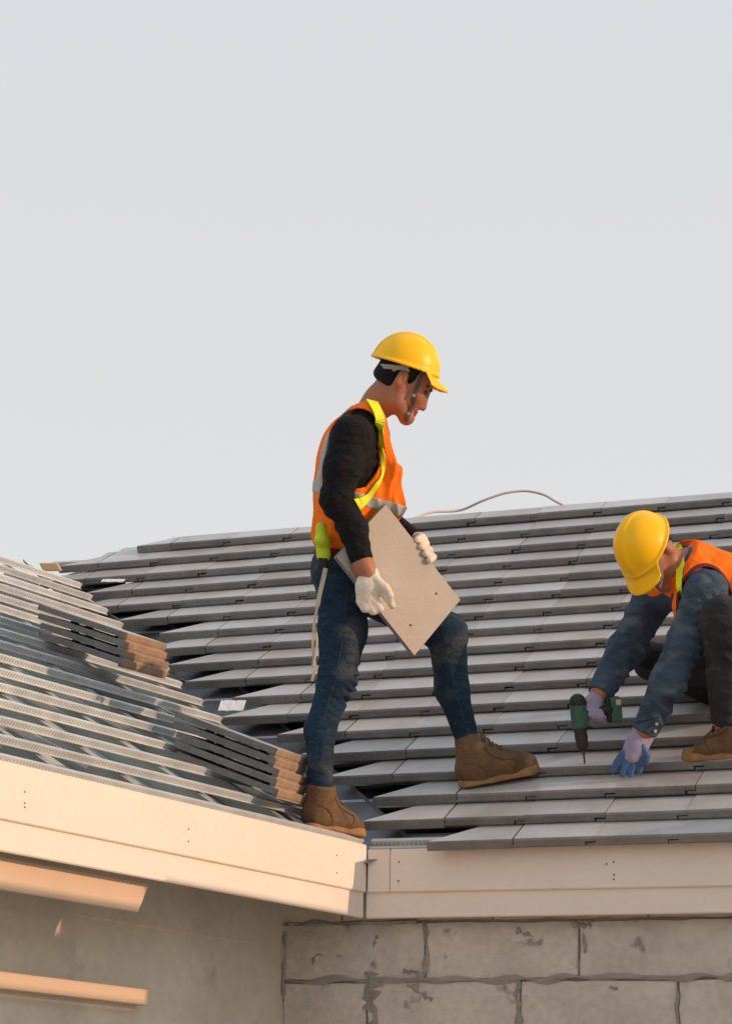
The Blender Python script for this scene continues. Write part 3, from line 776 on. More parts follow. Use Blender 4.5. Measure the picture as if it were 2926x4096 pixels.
def helmet(parent, c, F, Uh, sc=1., h=.004):
    """safety helmet: shell with crown ridge and peak; c centre of the rim plane"""
    F = U_(F); Uh = U_(Uh-F*np.dot(Uh, F)); Lt = np.cross(F, Uh); A = np.array([F, Lt, Uh])
    v = Vol(c-.25*sc, c+.25*sc, h)
    v.ell(c-Uh*.012, np.array([.132,.112,.138])*sc, A, 0)
    rl = lambda P: ((P-np.array(c, np.float32))@A.T.astype(np.float32))/sc
    # raised ridge over the crown
    def ridge(P):
        q = rl(P); e = np.sqrt((q[...,0]/.139)**2+(q[...,1]/.119)**2+((q[...,2]+.012)/.1445)**2)-1
        return np.maximum(e*.13, np.abs(q[...,1])-.020)*sc
    v.func(ridge, .006, 'add')
    v.half(c-Uh*.004, -Uh, .004)
    def flare(P):    # rolled rim
        q = rl(P); rr = np.sqrt((q[...,0]/.138)**2+(q[...,1]/.118)**2)
        return (np.maximum(np.abs(rr-1)*.125-.004, np.abs(q[...,2]+.003)-.005))*sc
    v.func(flare, .008, 'add')
    def peak(P):
        q = rl(P); x, y, z = q[...,0], q[...,1], q[...,2]
        zz = -.002-.55*np.maximum(x-.105, 0)-4.2*y*y*np.clip((x-.08)/.04,.25,1)
        out_ = np.sqrt((np.maximum(x-.085,0)/.107)**2+(y/.098)**2)-1
        return np.maximum(np.maximum(np.abs(z-zz)-.0055, out_*.09), .09-x)*sc
    v.func(peak, .010, 'add')
    v.ell(c-Uh*.02, np.array([.125,.105,.132])*sc, A, .003, 'sub')
    o = solid('helmet', v, MT['helmet'], parent)
    m = MB(); n = 40     # sweat band of the cradle
    pts = []; nr = []
    for i in range(n+1):
        a = 2*math.pi*i/n; back = max(0, -math.cos(a))
        pts.append(c+F*(.103*math.cos(a)+.002)*sc+Lt*.088*math.sin(a)*sc-Uh*(.016+.022*back)*sc); nr.append(F*math.cos(a)+Lt*math.sin(a))
    m.ribbon(pts, nr, .018*sc, .003); m.build('headband', MT['band'], o, ORG[parent.name])
    return o

def fingers(v, chains, k=.006):
    for pts, rad in chains: v.chain(pts, rad, k)
    return v

# ------------------------------------------------------------------ standing worker
D0 = 10.6
man = empty('person', at(742, 1850, 10.5)); MO = ORG[man.name]
tag(man, 'standing worker in yellow helmet, black shirt and orange vest carrying a roof tile', 'person', 'workers on the roof')
r_, u_, d_ = CR, CU, CD
c34, s34 = math.cos(math.radians(34)), math.sin(math.radians(34))
hF = U_(c34*r_-s34*u_-.05*d_); hU = U_(s34*r_+c34*u_); hL = U_(np.cross(hU, hF)); 
if np.dot(hL, d_) < 0: hL = -hL      # towards the far side
EAR = at(893, 846, D0)
HP = lambda f, u, l=0.: EAR+hF*f+hU*u+hL*l
AH = np.array([hF, hU, hL])
nsh, nel, nfo, nwr = at(778,968,10.44), at(746,1110,10.38), at(783,1172,10.35), at(806,1256,10.33)
fsh, fel, fwr = at(818,968,10.76), at(838,1150,10.84), at(926,1203,10.64)
nhip, nth, nkn, ncf, nan = at(757,1290,10.52), at(760,1400,10.49), at(746,1515,10.44), at(710,1620,10.39), at(710,1750,10.34)
fhip, fkn, fsn, fan = at(785,1295,10.68), at(992,1406,10.71), at(1003,1530,10.72), at(1036,1640,10.74)
hand_n = at(818,1300,10.315)
lo = np.minimum(at(660,1870,10.9), at(660,730,10.2)); 
def bounds(pts, pad):
    pts = np.array(pts); return pts.min(0)-pad, pts.max(0)+pad
b = Vol(*bounds([HP(0,.14), HP(.14,-.05), nan, fan, nhip, fhip, nwr, fwr, fsh, nsh, at(710,1780,10.48), at(1040,1680,10.74), at(690,1110,10.6)], .09), .0058)
# skull and face
b.ell(HP(-.005,.050), (.105,.098,.080), AH, .02)
b.ell(HP(.050,-.020), (.062,.085,.062), AH, .03)
for sgn in (-1, 1): b.chain([HP(.005,-.035,.058*sgn), HP(.03,-.080,.050*sgn), HP(.085,-.108,.018*sgn)], [.022,.022,.022], .03)
b.cone(HP(.092,-.100,-.012), HP(.092,-.100,.012), .022, .022, .02)
b.cone(HP(.092,.042,-.035), HP(.092,.042,.035), .014, .014, .014)       # brow
b.cone(HP(.098,.020), HP(.119,-.040), .008, .0125, .010)                # nose
for sgn in (-1, 1): b.ell(HP(.110,-.045,.012*sgn), (.009,.007,.007), AH, .006); b.ell(HP(.078,-.018,.042*sgn), (.020,.022,.018), AH, .02)
b.cone(HP(.102,-.066,-.018), HP(.102,-.066,.018), .0085, .0085, .006); b.cone(HP(.101,-.079,-.016), HP(.101,-.079,.016), .0085, .0085, .006)
for sgn in (-1, 1): b.ell(HP(.102,.012,.032*sgn), (.012,.009,.016), AH, .006, 'sub')
for sgn in (-1, 1):
    b.ell(HP(-.004,-.004,.082*sgn), (.020,.034,.011), AH, .006); b.ell(HP(.002,.002,.091*sgn), (.010,.018,.008), AH, .004, 'sub')
b.chain([at(818,920,D0), at(842,892,D0), at(866,862,D0)], [.054,.056,.059], .03)
b.chain([nsh, nel, nfo, nwr, at(820,1278,10.325)], [.055,.045,.040,.034,.030], .03)
b.chain([fsh, fel, fwr], [.055,.045,.030], .03)
b.chain([nhip, nth, nkn, ncf, nan, at(706,1790,10.34)], [.075,.072,.052,.044,.036,.034], .03)
b.chain([fhip, fkn, fsn, fan, at(1045,1680,10.745)], [.075,.057,.050,.034,.034], .03)
lean = U_(at(795,1000,D0)-at(755,1250,D0)); fw = U_(np.cross(lean, d_)); AT = np.array([fw, lean, d_])
b.ell(at(786,1035,D0), (.085,.17,.15), AT, .05).ell(at(768,1150,D0), (.085,.14,.13), AT, .05).ell(at(754,1255,D0), (.09,.10,.14), AT, .05)
b.cone(nsh, fsh, .045, .045, .05); b.ell(hand_n, (.03,.03,.02), None, .03)
body = solid('body', b, MT['skin'], man)
# hair
hv = Vol(EAR-.17, EAR+.17, .005)
hv.ell(HP(-.005,.050), (.105,.098,.080), AH, .02, grow=.005).cone(at(838,892,D0), at(862,850,D0), .069, .072, .03)
for sgn in (-1, 1): hv.ell(HP(-.004,-.004,.090*sgn), (.026,.040,.03), AH, .01, 'sub')
hv.half(HP(-.05,-.052), -hU-hF*.1, .03); hv.half(HP(.046,.05), hF+hU*.1, .02); hv.half(HP(0,.10), hU)
solid('hair', hv, MT['hair'], man)
for sgn in (-1, 1):
    c_ = HP(.093,.009,.034*sgn); e = Vol(c_-.05, c_+.05, .003); e.cone(HP(.097,.009,.024*sgn), HP(.090,.008,.042*sgn), .0085, .007, .002); solid('eye', e, MT['eye'], man)
    c_ = HP(.097,.031,.033*sgn); e = Vol(c_-.05, c_+.05, .003); e.cone(HP(.106,.030,.014*sgn), HP(.088,.034,.052*sgn), .0065, .0045, .002); solid('eyebrow', e, MT['hair'], man)
e = Vol(HP(.1,-.07)-.06, HP(.1,-.07)+.06, .003)
for q_ in (-.067, -.078): e.cone(HP(.1035,q_,-.019), HP(.1035,q_,.019), .0085, .0085, .002)
e.cone(HP(.113,-.0725,-.02), HP(.113,-.0725,.02), .0022, .0022, .001, 'sub'); solid('lips', e, MT['lip'], man)
# jeans
j = Vol(*bounds([nhip, fhip, nan, fan, at(690,1215,10.45), at(1030,1395,10.7), at(830,1215,10.8)], .11), .006)
j.ell(at(752,1262,D0), (.105,.115,.170), AT, .05)
j.chain([nhip, nth, nkn, ncf, nan], [.094,.086,.066,.053,.045], .03)
j.chain([fhip, fkn, fsn, fan], [.093,.072,.061,.043], .03)
j.half(at(755,1222,D0), lean, .004); 
j.half(nan+U_(nan-ncf)*.012, U_(nan-ncf), .003)
def cut_far(P): return np.maximum((P-np.array(fan+U_(fan-fsn)*.012, np.float32))@U_(fan-fsn).astype(np.float32), -1)
q = U_(fan-fsn); rr = fan+q*.012
j.func(lambda P: np.where(((P-fan.astype(np.float32))**2).sum(-1) < .02, (P-rr.astype(np.float32))@q.astype(np.float32), -1), .003, 'int')
def jw(P):
    o_ = folds([(nkn+r_*.03,1.3),(nkn+r_*.03-u_*.04,1.2),(nan+u_*.05,.5),(nhip+r_*.05,.6)], u_*1.+r_*.35, .0150, 170, .060, 1)(P)
    o_ += folds([(fkn,.6),(fkn-u_*.09-r_*.03,.5),(fan+u_*.04,.6)], u_*.8-r_*.6, .011, 140, .06, 3)(P); return o_
j.wrinkle(jw)
jeans = solid('jeans', j, MT['denim'], man); jt = bvh(jeans)
strap('side_seam', [jt], [(775,1262),(768,1330),(757,1440),(735,1540),(706,1640),(702,1735)], .004, MT['seam'], jeans, .0003, .0008)
strap('side_seam', [jt], [(998,1470),(1012,1540),(1040,1630)], .004, MT['seam'], jeans, .0003, .0008)
# black shirt
def torso(v, g=0., k=.05):
    v.ell(at(788,1035,D0), (.098,.175,.168), AT, k, grow=g).ell(at(772,1150,D0), (.100,.15,.150), AT, k, grow=g)
    v.cone(nsh, fsh, .062, .062, k, grow=g); v.cone(at(812,935,D0-.08), at(812,935,D0+.08), .052, .052, k, grow=g)
    return v
t = Vol(*bounds([nsh, fsh, nwr, fwr, nel, fel, at(690,1110,10.4), at(860,1240,10.8), at(800,905,10.6)], .10), .006)
torso(t)
t.chain([nsh, at(760,1040,10.40), nel, nfo, nwr], [.076,.066,.056,.050,.040], .03); t.chain([fsh, fel, fwr], [.080,.060,.040], .03)
t.ell(at(752,1240,D0), (.085,.06,.14), AT, .03)
ad = U_(nwr-nfo); t.func(lambda P: np.where(((P-nwr.astype(np.float32))**2).sum(-1) < .012, (P-(nwr+ad*.006).astype(np.float32))@ad.astype(np.float32), -1), .003, 'int')
nkd = U_(at(872,868,D0)-at(812,925,D0)); t.half(at(833,900,D0), nkd, .004)
t.wrinkle(folds([(nel+r_*.03,1.2),(nfo,.7),(nsh-u_*.05+r_*.05,1.),(nwr,.5)], u_-r_*.3, .011, 140, .06, 2))
shirt = solid('shirt', t, MT['shirt'], man)
# orange vest
def vest_vol(g, h=.0055):
    v = Vol(*bounds([nsh, fsh, at(690,1110,10.4), at(905,1130,10.5), at(905,1130,10.8), at(690,1235,10.4), at(800,890,10.6)], .09), h)
    torso(v, .018+g)
    v.ell(at(838,1095,D0+.01), (.085+g,.13+g,.13+g), AT, .05); v.ell(at(862,1128,D0+.01), (.055+g,.055+g,.13+g), AT, .04)
    v.chain([at(850,975,10.52), at(868,1040,10.52), at(880,1125,10.52)], [.022+g,.026+g,.026+g], .03)
    v.ell(at(760,1190,D0), (.112+g,.085+g,.166+g), AT, .04)
    v.ell(at(757,1075,D0+.02), (.100+g,.165+g,.15+g), AT, .05); v.ell(at(754,1000,D0+.04), (.070+g,.11+g,.12+g), AT, .05)
    return v
def vest_cut(v):
    def hole(P):     # arm openings through both sides
        q = P-at(788,1000,D0).astype(np.float32); a = q@r_.astype(np.float32); bq = q@u_.astype(np.float32); c = q@d_.astype(np.float32)
        e_ = np.sqrt(((a-.10*bq)/.105)**2+(bq/.148)**2)-1
        return np.maximum(e_*.1, .085-np.abs(c))
    v.func(lambda P: -hole(P), .004, 'int')
    v.half(at(760,1222,D0), -lean+0*lean, .0) if False else v.half(at(760,1222,D0), -lean, .004)
    q = at(820,925,D0).astype(np.float32)
    v.func(lambda P: np.where((P-q)@u_.astype(np.float32) > -.06, (P-(at(835,897,D0)).astype(np.float32))@nkd.astype(np.float32), -1), .004, 'int')
    v.wrinkle(folds([(at(880,1060,10.5),1.),(at(870,1130,10.5),1.),(at(715,1130,10.5),.8),(at(720,1000,10.6),.5)], d_+r_*.55+u_*.12, .014, 110, .09, 4))
    return v
vest = solid('vest', vest_cut(vest_vol(0)), MT['orange'], man)
def slabs(v, planes):
    for p, n in planes: v.half(p, n, .001)
    return v
bd = U_(lean*1.0-fw*.12)
solid('reflective_band', slabs(vest_cut(vest_vol(.0028)), [(at(790,1092,D0)+lean*.0, bd), (at(790,1092,D0)-bd*.046, -bd)]), MT['silver'], vest, MO)
for dd in (-.075, .075):
    vv_ = vest_cut(vest_vol(.0026)); slabs(vv_, [(at(790,1000,D0+dd-.024), -d_), (at(790,1000,D0+dd+.024), d_), (at(790,1090,D0), -lean), (at(770,1000,D0), -fw)]); solid('reflective_band', vv_, MT['silver'], vest, MO)
trees = [bvh(vest), bvh(shirt)]
h_ = strap('harness_strap', trees, [(808,876),(822,891),(838,922),(848,962),(852,1000),(849,1035),(838,1070),(820,1098),(800,1115),(789,1122)], [.046,.040,.030,.020,.015,.014,.016,.024,.040,.044], MT['neon'], man, .006, .004)
tag(h_, 'neon yellow harness strap')
# belt, pouch, buckle and lanyard
wv = Vol(*bounds([at(690,1235,10.4), at(830,1235,10.8), at(690,1210,10.4)], .09), .006)
wv.ell(at(752,1262,D0), (.112,.12,.177), AT, .05); wv.half(at(752,1216,D0), lean); wv.half(at(752,1234,D0), -lean)
solid('belt', wv, MT['trim'], man)
p0 = at(716,1205,10.415); pv = Vol(p0-.12, p0+.12, .004)
pv.cone(at(713,1172,10.43), at(718,1232,10.42), .022, .027, .01, flat=(d_, .8)).ell(at(716,1200,10.41), (.030,.045,.026), None, .01)
solid('pouch', pv, MT['lime'], man)
m = MB().bbox(at(706,1236,10.40), CR*.034, CD*.03, -CU*.045, .006); m.build('buckle', MT['black'], man)
def lany(pix, w, nm='lanyard'):
    P = spline([at(*q) for q in pix], 8); return MB().ribbon(P, [-CD+CR*.15*math.sin(i*.5) for i in range(len(P))], w, .006).build(nm, MT['rope'], man)
lany([(722,1262,10.40),(714,1300,10.385),(703,1350,10.375),(696,1395,10.37),(694,1440,10.375),(699,1480,10.38),(692,1512,10.38)], [.016]*16+[.009]*33)
m = MB().tube(spline([at(698,1390,10.38), at(703,1420,10.37), at(700,1450,10.37), at(693,1480,10.375)], 6), .005, 6); m.build('lanyard', MT['rope'], man, smooth=True)
# boots
B1 = boot(man, at(674,1840,10.29), at(806,1862,10.47), EZ+0*EZ, nan, .047)
B2 = boot(man, at(1017,1748,10.72), at(1199,1712,10.77), nR*.6+EZ*.4, fan, .046)
# gloves
g = Vol(hand_n-.13, hand_n+.13, .0038)
g.chain([at(820,1276,10.325), at(818,1300,10.318), at(815,1325,10.315)], [.034,.044,.040], .02, flat=(d_, .72))
fing = []
for i, (x0_, y0_, x1_, y1_, x2_, y2_) in enumerate([(846,1312,862,1328,870,1345),(832,1335,842,1350,848,1346),(816,1342,828,1356,838,1352),(800,1336,810,1350,822,1352)]):
    fing.append(([at(x0_,y0_,10.308), at(x1_,y1_,10.305), at(x2_,y2_,10.315 if i == 0 else 10.345)], [.0155,.0145,.0125]))
fing.append(([at(836,1288,10.30), at(856,1306,10.292), at(866,1322,10.295)], [.0165,.0145,.0125]))
fingers(g, fing, .010); g.wrinkle(folds([(hand_n,.6)], u_, .002, 220, .05, 5))
solid('glove', g, MT['glove'], man)
g = Vol(at(935,1215,10.6)-.13, at(935,1215,10.6)+.13, .0038)
g.ell(at(930,1208,10.60), (.030,.045,.030), np.array([r_,u_,d_]), .01); g.cone(fwr, at(930,1205,10.60), .030, .034, .01)
for i in range(4):
    a = np.array([918+9.5*i, 1188+15*i]); g.chain([at(a[0]+6, a[1]+2, 10.585), at(a[0]+18-1.5*i, a[1]+4, 10.54), at(a[0]+6, a[1]+11, 10.508)], [.0155,.0145,.0125], .005)
solid('glove', g, MT['glove'], man)
# helmet and chin strap
c18, s18 = math.cos(math.radians(18)), math.sin(math.radians(18))
hel = helmet(man, at(900,811,D0), c18*r_-s18*u_, s18*r_+c18*u_, .935)
bt = [bvh(body)]
strap('chin_strap', bt, [(938,822),(930,845),(921,870),(913,900),(905,922),(899,934)], .013, MT['strapdark'], hel, .004, .003)
strap('chin_strap', bt, [(872,822),(905,812),(935,818)], .012, MT['band'], hel, .006, .003)
for x, y in ((918,878),(904,918)):
    h_ = onsurf(bt, x, y, .006)
    if h_: MB().bbox(h_[0]-CR*.0055-CU*.006, CR*.011, CU*.012, -CD*.005, .002).build('clip', MT['clip'], hel)
# the tile he carries
cs = [at(746,1236,10.31), at(856,1119,10.46), at(1022,1332,10.57), at(920,1456,10.42)]
c0 = sum(cs)/4; ex = U_((cs[2]-cs[1])+(cs[3]-cs[0])); ey = (cs[1]-cs[0])+(cs[2]-cs[3]); lw_ = np.linalg.norm(ey)/2; ey = U_(ey-ex*np.dot(ex, ey)); ez = np.cross(ex, ey)
if np.dot(ez, CD) > 0: ez = -ez
ll = (np.linalg.norm(cs[2]-cs[1])+np.linalg.norm(cs[3]-cs[0]))/2
quad = [(np.dot(q-c0, ex), np.dot(q-c0, ey)) for q in cs]
me = flat_tile('held_tile', quad, .020, [MT['tile_back'], MT['tile_edge_shade'], MT['tile_cut']], 0, 1, .002)
ht = link('roof_tile', me, None, c0); ht.rotation_euler = Matrix((ex, ey, ez)).transposed().to_euler()
if Matrix((ex, ey, ez)).determinant() < 0: print('MIRRORED TILE')
tag(ht, 'flat beige-grey roof tile held in the white gloves of the standing worker', 'roof tile')
for a, bq in ((.82,.22),(.80,.78)):
    q = c0 + ex*(-.5+a)*ll + ey*(-.5+bq)*lw_ + ez*.0008
    MB().tube([q-ez*.002, q+ez*.0006], .0045, 8).build('nail_hole', MT['nail'], ht, origin=q)
for c_ in ht.children:
    c_.parent = ht; c_.matrix_parent_inverse = Matrix.Identity(4); Rt = Matrix((ex, ey, ez)); lv = Rt @ Vector(ORG[c_.name]-c0); c_.location = lv; c_.rotation_euler = Rt.to_euler()

# ------------------------------------------------------------------ crouching worker
w2 = empty('person', at(1600, 1680, 10.62)); WO = ORG[w2.name]
tag(w2, 'crouching worker in yellow helmet, denim shirt and orange vest drilling into the roof', 'person', 'workers on the roof')
cv = lambda a: U_(r_*a[0]+u_*a[1]+d_*a[2])
gU = cv((-.71,.49,-.50)); gF = cv((-.30,-.85,-.42)); gF = U_(gF-gU*np.dot(gU, gF)); gL = np.cross(gU, gF)
AG = np.array([gF, gU, gL])
HC = at(1428, 1211, 10.66)                     # rim centre of the helmet
GP = lambda f, u, l=0.: HC - gU*.045 + gF*f + gU*u + gL*l
nsh, nel, nfo, nwr = at(1566,1312,10.56), at(1524,1420,10.55), at(1482,1512,10.55), at(1430,1622,10.57)
fsh, fel, fwr = at(1452,1325,10.92), at(1388,1440,10.88), at(1330,1540,10.76)
nkn, nan = at(1606,1378,10.44), at(1613,1598,10.58)
nhip = at(1760,1450,10.60); fkn, fhip = at(1446,1468,11.05), at(1720,1490,10.95); fft = at(1600,1545,11.12)
ch0, ch1 = at(1535,1262,10.78), at(1730,1345,10.78)
b = Vol(*bounds([GP(0,.12), GP(.12,-.1), nsh, fsh, nwr, fwr, nan, nhip, fhip, fkn, at(1612,1640,10.58), fft], .09), .007)
b.ell(GP(-.005,.050), (.105,.098,.080), AG, .02).ell(GP(.05,-.02), (.062,.085,.062), AG, .03)
for sgn in (-1, 1):
    b.chain([GP(.005,-.035,.058*sgn), GP(.03,-.080,.050*sgn), GP(.085,-.108,.018*sgn)], [.022,.022,.022], .03)
    b.ell(GP(-.004,-.004,.080*sgn), (.020,.034,.012), AG, .006)
b.cone(GP(.098,.020), GP(.119,-.040), .008, .0125, .010); b.cone(GP(.101,-.072,-.016), GP(.101,-.072,.016), .010, .010, .006)
b.chain([GP(-.02,-.03), at(1490,1262,10.72), ch0], [.058,.058,.07], .03)
b.cone(ch0, ch1, .075, .09, .04, flat=(d_, 1.5)); b.cone(nsh, fsh, .05, .05, .04)
b.chain([nsh, nel, nfo, nwr, at(1418,1642,10.575)], [.055,.048,.042,.032,.028], .03); b.chain([fsh, fel, fwr, at(1322,1552,10.75)], [.055,.048,.032,.028], .03)
b.chain([nhip, nkn, nan, at(1614,1625,10.585)], [.075,.055,.040,.036], .03); b.chain([fhip, fkn, fft], [.075,.055,.04], .03); b.cone(nhip, fhip, .09, .09, .04); b.cone(ch1, (nhip+fhip)/2, .09, .09, .04)
body2 = solid('body', b, MT['skin'], w2)
hv = Vol(HC-.2, HC+.2, .006)
hv.ell(GP(-.005,.050), (.105,.098,.080), AG, .02, grow=.005).cone(GP(-.05,-.01), GP(-.04,-.06), .05, .045, .02)
for sgn in (-1, 1): hv.ell(GP(-.004,-.004,.090*sgn), (.026,.040,.03), AG, .01, 'sub')
hv.half(GP(.03,.0), gF, .006); hv.half(GP(-.05,-.06), -gU-gF*.25, .01); solid('hair', hv, MT['hair'], w2)
# trousers
j = Vol(*bounds([nkn, nan, nhip, fhip, fkn, fft], .12), .0065)
j.chain([nhip, nkn, nan], [.100,.086,.060], .03); j.chain([fhip, fkn], [.10,.074], .03); j.chain([fkn, fft], [.066,.055], .02); j.cone(nhip, fhip, .12, .12, .05)
j.half(nan-u_*.006, -u_, .003) if False else None
q = U_(nan-nkn); rr = nan+q*.010
j.func(lambda P: np.where(((P-nan.astype(np.float32))**2).sum(-1) < .012, (P-rr.astype(np.float32))@q.astype(np.float32), -1), .003, 'int')
j.wrinkle(folds([(nkn-u_*.06,1.),(nan+u_*.05,.7),(nkn-u_*.15,.6),(fkn,.6)], u_+r_*.3, .014, 120, .08, 6))
solid('jeans', j, MT['blackjean'], w2)
# denim shirt
t = Vol(*bounds([nsh, fsh, nwr, fwr, ch0, ch1, at(1500,1230,10.7)], .13), .0065)
t.cone(ch0, ch1, .088, .105, .04, flat=(d_, 1.55)); t.cone(nsh, fsh, .064, .064, .05); t.chain([at(1490,1268,10.72), ch0], [.068,.085], .03)
t.chain([nsh, nel, nfo, nwr], [.080,.068,.064,.049], .03); t.chain([fsh, fel, fwr], [.078,.066,.050], .03)
def cuffcut(v, wr, dr, r2=.014): v.func(lambda P: np.where(((P-wr.astype(np.float32))**2).sum(-1) < r2, (P-(wr+dr*.006).astype(np.float32))@dr.astype(np.float32), -1), .003, 'int')
cuffcut(t, nwr, U_(nwr-nfo)); cuffcut(t, fwr, U_(fwr-fel)); nk = U_(GP(-.02,-.03)-at(1500,1262,10.72)); nq = at(1487,1262,10.71).astype(np.float32); t.func(lambda P: np.where(np.linalg.norm(P-nq, axis=-1) < .13, (P-nq)@nk.astype(np.float32), -1), .004, 'int')
t.wrinkle(folds([(nel,1.),(nfo,1.),(nfo-u_*.07,.8),(nsh,.7)], u_*.8+r_*.5, .014, 130, .075, 8)); 
t.wrinkle(folds([(fel,1.1),(fel+u_*.08,.9),(fel-u_*.1,1.)], u_*.8+r_*.5, .014, 130, .075, 9))
shirt2 = solid('shirt', t, MT['denim2'], w2)
st = [bvh(shirt2)]
strap('cuff_seam', st, [(1400,1606),(1430,1600),(1462,1592)], .004, MT['denim'], shirt2, .0008, .0012)
for x, y in ((1456,1606),(1452,1622)):
    h_ = onsurf(st, x, y, .002) or onsurf(st, x-12, y-8, .002)
    if h_: MB().tube([h_[0]-CD*.000, h_[0]+h_[1]*.004], .0065, 8).build('cuff_button', MT['brass'], shirt2, WO)
# vest
def vest2(g, h=.006):
    v = Vol(*bounds([ch0, ch1, nsh, fsh, at(1500,1392,10.6), at(1490,1190,10.7)], .14), h)
    v.cone(ch0, ch1, .106, .120, .04, flat=(d_, 1.5), grow=g); v.cone(nsh-r_*.0+u_*.02, fsh+u_*.02, .068, .068, .05, grow=g); v.chain([at(1498,1245,10.74), ch0], [.080,.10], .03, grow=g)
    v.chain([at(1520,1300,10.60), at(1506,1345,10.60), at(1500,1390,10.61)], [.040,.022,.010], .02, grow=g)
    return v
def v2cut(v, e=0.):
    def hole(P):
        q = P-at(1570,1345,10.5).astype(np.float32); a = q@r_.astype(np.float32); bq = q@u_.astype(np.float32); c = q@d_.astype(np.float32)
        return np.maximum((np.sqrt((a/(.100+e))**2+(bq/(.142+e))**2)-1)*.1, c-.13)
    def hole2(P):
        q = P-at(1450,1345,10.95).astype(np.float32); return np.linalg.norm(q, axis=-1)-.105
    v.func(lambda P: -hole(P), .003, 'int'); v.func(lambda P: -hole2(P), .003, 'int')
    nq2 = at(1497,1262,10.71).astype(np.float32); v.func(lambda P: np.where(np.linalg.norm(P-nq2, axis=-1) < .14, (P-nq2)@U_(nk-u_*.1).astype(np.float32), -1), .003, 'int')
    v.wrinkle(folds([(at(1560,1220,10.65),.9),(at(1520,1290,10.6),.9),(at(1620,1240,10.7),.8)], r_*.3-u_*.5+d_*.6, .010, 90, .09, 3)); return v
vest_2 = solid('vest', v2cut(vest2(0)), MT['orange'], w2)
def ring(v):
    def band(P):
        q = P-at(1570,1345,10.5).astype(np.float32); a = q@r_.astype(np.float32); bq = q@u_.astype(np.float32)
        return np.abs(np.sqrt((a/.100)**2+(bq/.142)**2)-1.03)*.1-.006
    v.func(band, .001, 'int'); v.half(at(1570,1300,10.72), d_); return v
solid('armhole_binding', ring(v2cut(vest2(.003), -.002)), MT['trim'], vest_2, WO)
vt = [bvh(vest_2), bvh(shirt2)]
strap('neck_trim', vt, [(1502,1206),(1508,1225),(1510,1255),(1508,1290),(1505,1334)], [.034,.036,.034,.024,.010], MT['neon'], vest_2, .005, .004)
# boot
boot(w2, at(1690,1676,10.585), at(1511,1690,10.635), nR*.5+EZ*.5, nan+(nan-nkn)*.03, .058, lace='blacklace')
sk = Vol(nan-.15, nan+.15, .006); sk.cone(nan, nan+(nan-nkn)*.12, .050, .046, .01); solid('sock', sk, MT['sock'], w2)
# gloves: coated fingers, knitted back
hb_ = at(1408,1662,10.572)
g = Vol(hb_-.16, hb_+.16, .004)
g.chain([at(1431,1620,10.57), at(1424,1634,10.57), at(1412,1656,10.565), at(1402,1674,10.565)], [.044,.040,.042,.040], .015, flat=(d_, .70))
solid('glove', g, MT['glove_lilac'], w2)
g2 = Vol(hb_-.16, hb_+.16, .004)
for pts in ([(1384,1672),(1370,1692),(1360,1711)],[(1396,1680),(1386,1700),(1380,1719)],[(1408,1682),(1402,1702),(1398,1719)],[(1420,1678),(1420,1696),(1418,1711)]):
    g2.chain([at(x, y, 10.560+.004*i) for i, (x, y) in enumerate(pts)], [.0165,.0155,.0125], .003)
g2.chain([at(1424,1656,10.55), at(1434,1676,10.55), at(1432,1694,10.556)], [.0165,.0145,.0125], .003)
solid('glove_fingers', g2, MT['glove_blue'], w2)
hg = at(1318,1565,10.735); g = Vol(hg-.13, hg+.13, .004)
g.chain([at(1325,1546,10.745), at(1316,1562,10.73), at(1314,1578,10.72)], [.030,.036,.032], .012, flat=(d_, .7))
for i in range(4):
    x = 1306+8*i; g.chain([at(x,1572+3*i,10.705), at(x+4,1586+2*i,10.695), at(x+8,1594+1.5*i,10.71)], [.0150,.0140,.0120], .003)
g.chain([at(1304,1556,10.715), at(1297,1572,10.70), at(1300,1588,10.695)], [.0155,.014,.012], .004)
solid('glove', g, MT['glove_lilac'], w2)
# helmet, chin strap
hel2 = helmet(w2, HC, gF, gU, .97)
P = spline([at(1462,1252,10.60), at(1468,1278,10.60), at(1464,1304,10.61)], 6); MB().ribbon(P, [-CD]*len(P), .012, .003).build('chin_strap', MT['clip'], hel2)

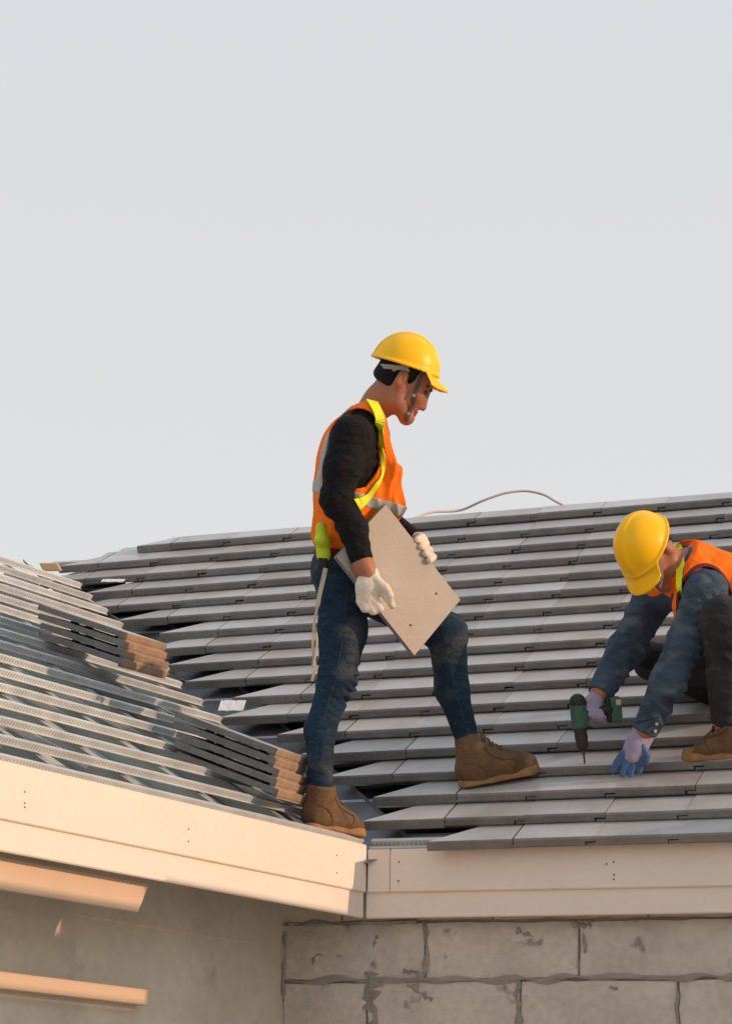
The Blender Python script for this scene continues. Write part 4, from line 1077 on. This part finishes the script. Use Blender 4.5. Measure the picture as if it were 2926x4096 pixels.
# ------------------------------------------------------------------ cordless drill
tipp = at(1297,1697,10.715); dtop = at(1281,1548,10.70); ax_ = U_(tipp-dtop)
dr = empty('cordless_drill', tipp); tag(dr, 'green and black cordless drill held tip down by the crouching worker', 'drill'); DO = ORG[dr.name]
A_ = lambda ox, oy, z=10.70: at(ox, oy, z)
v = Vol(A_(1283,1580)-.14, A_(1283,1580)+.14, .0035)
v.chain([A_(1283,1566), A_(1286,1612)], [.032,.031], .01); v.cone(A_(1284,1588), A_(1296,1592), .026, .024, .01); v.half(A_(1286,1617), ax_, .004); v.half(A_(1282,1560), -ax_, .003)
solid('housing', v, MT['drillgreen'], dr)
v = Vol(A_(1283,1555)-.1, A_(1283,1555)+.1, .0035); v.cone(A_(1281,1558), A_(1283,1564), .031, .033, .01); v.half(A_(1283,1566), ax_, .003); solid('motor_cap', v, MT['black'], dr)
e1 = U_(np.cross(ax_, CD)); 
def ringt(pts, rads, seg=14): return MB().tube(pts, rads, seg)
lerp = lambda a, b, t: a+(b-a)*t
cA, cB = A_(1286,1616), A_(1294,1666)
ringt([cA, lerp(cA,cB,.15), lerp(cA,cB,.16), lerp(cA,cB,.5), lerp(cA,cB,.52), lerp(cA,cB,.85), lerp(cA,cB,.97), cB], [.025,.026,.023,.0245,.0225,.022,.015,.009]).build('chuck', MT['drilldark'], dr, smooth=False)
m = MB().tube([cB, lerp(cB, tipp, .3), lerp(cB, tipp, .32), tipp-ax_*.008, tipp], [.0065,.0065,.0038,.0038,.001], 8); m.build('bit', MT['steel'], dr)
v = Vol(A_(1330,1578)-.15, A_(1330,1578)+.15, .0038)
v.chain([A_(1292,1584), A_(1325,1580,10.715), A_(1350,1576,10.725)], [.022,.019,.022], .01); solid('handle', v, MT['black'], dr)
b0 = A_(1349,1549,10.71); m = MB().bbox(b0, CR*.048+CU*.004, CD*.06, -CU*.095+CR*.008, .008); m.build('battery', MT['drillgreen'], dr)
b0 = A_(1343,1547,10.705); m = MB().bbox(b0, CR*.016, CD*.066, -CU*.098+CR*.008, .005); m.build('battery_mount', MT['black'], dr)
m = MB().bbox(A_(1366,1553,10.704), CR*.020, CD*.01, -CU*.022, .003); m.build('contact', MT['brass'], dr)
MB().bbox(A_(1298,1612,10.70), CR*.025, CD*.02, -CU*.012, .003).build('trigger_guard', MT['black'], dr)
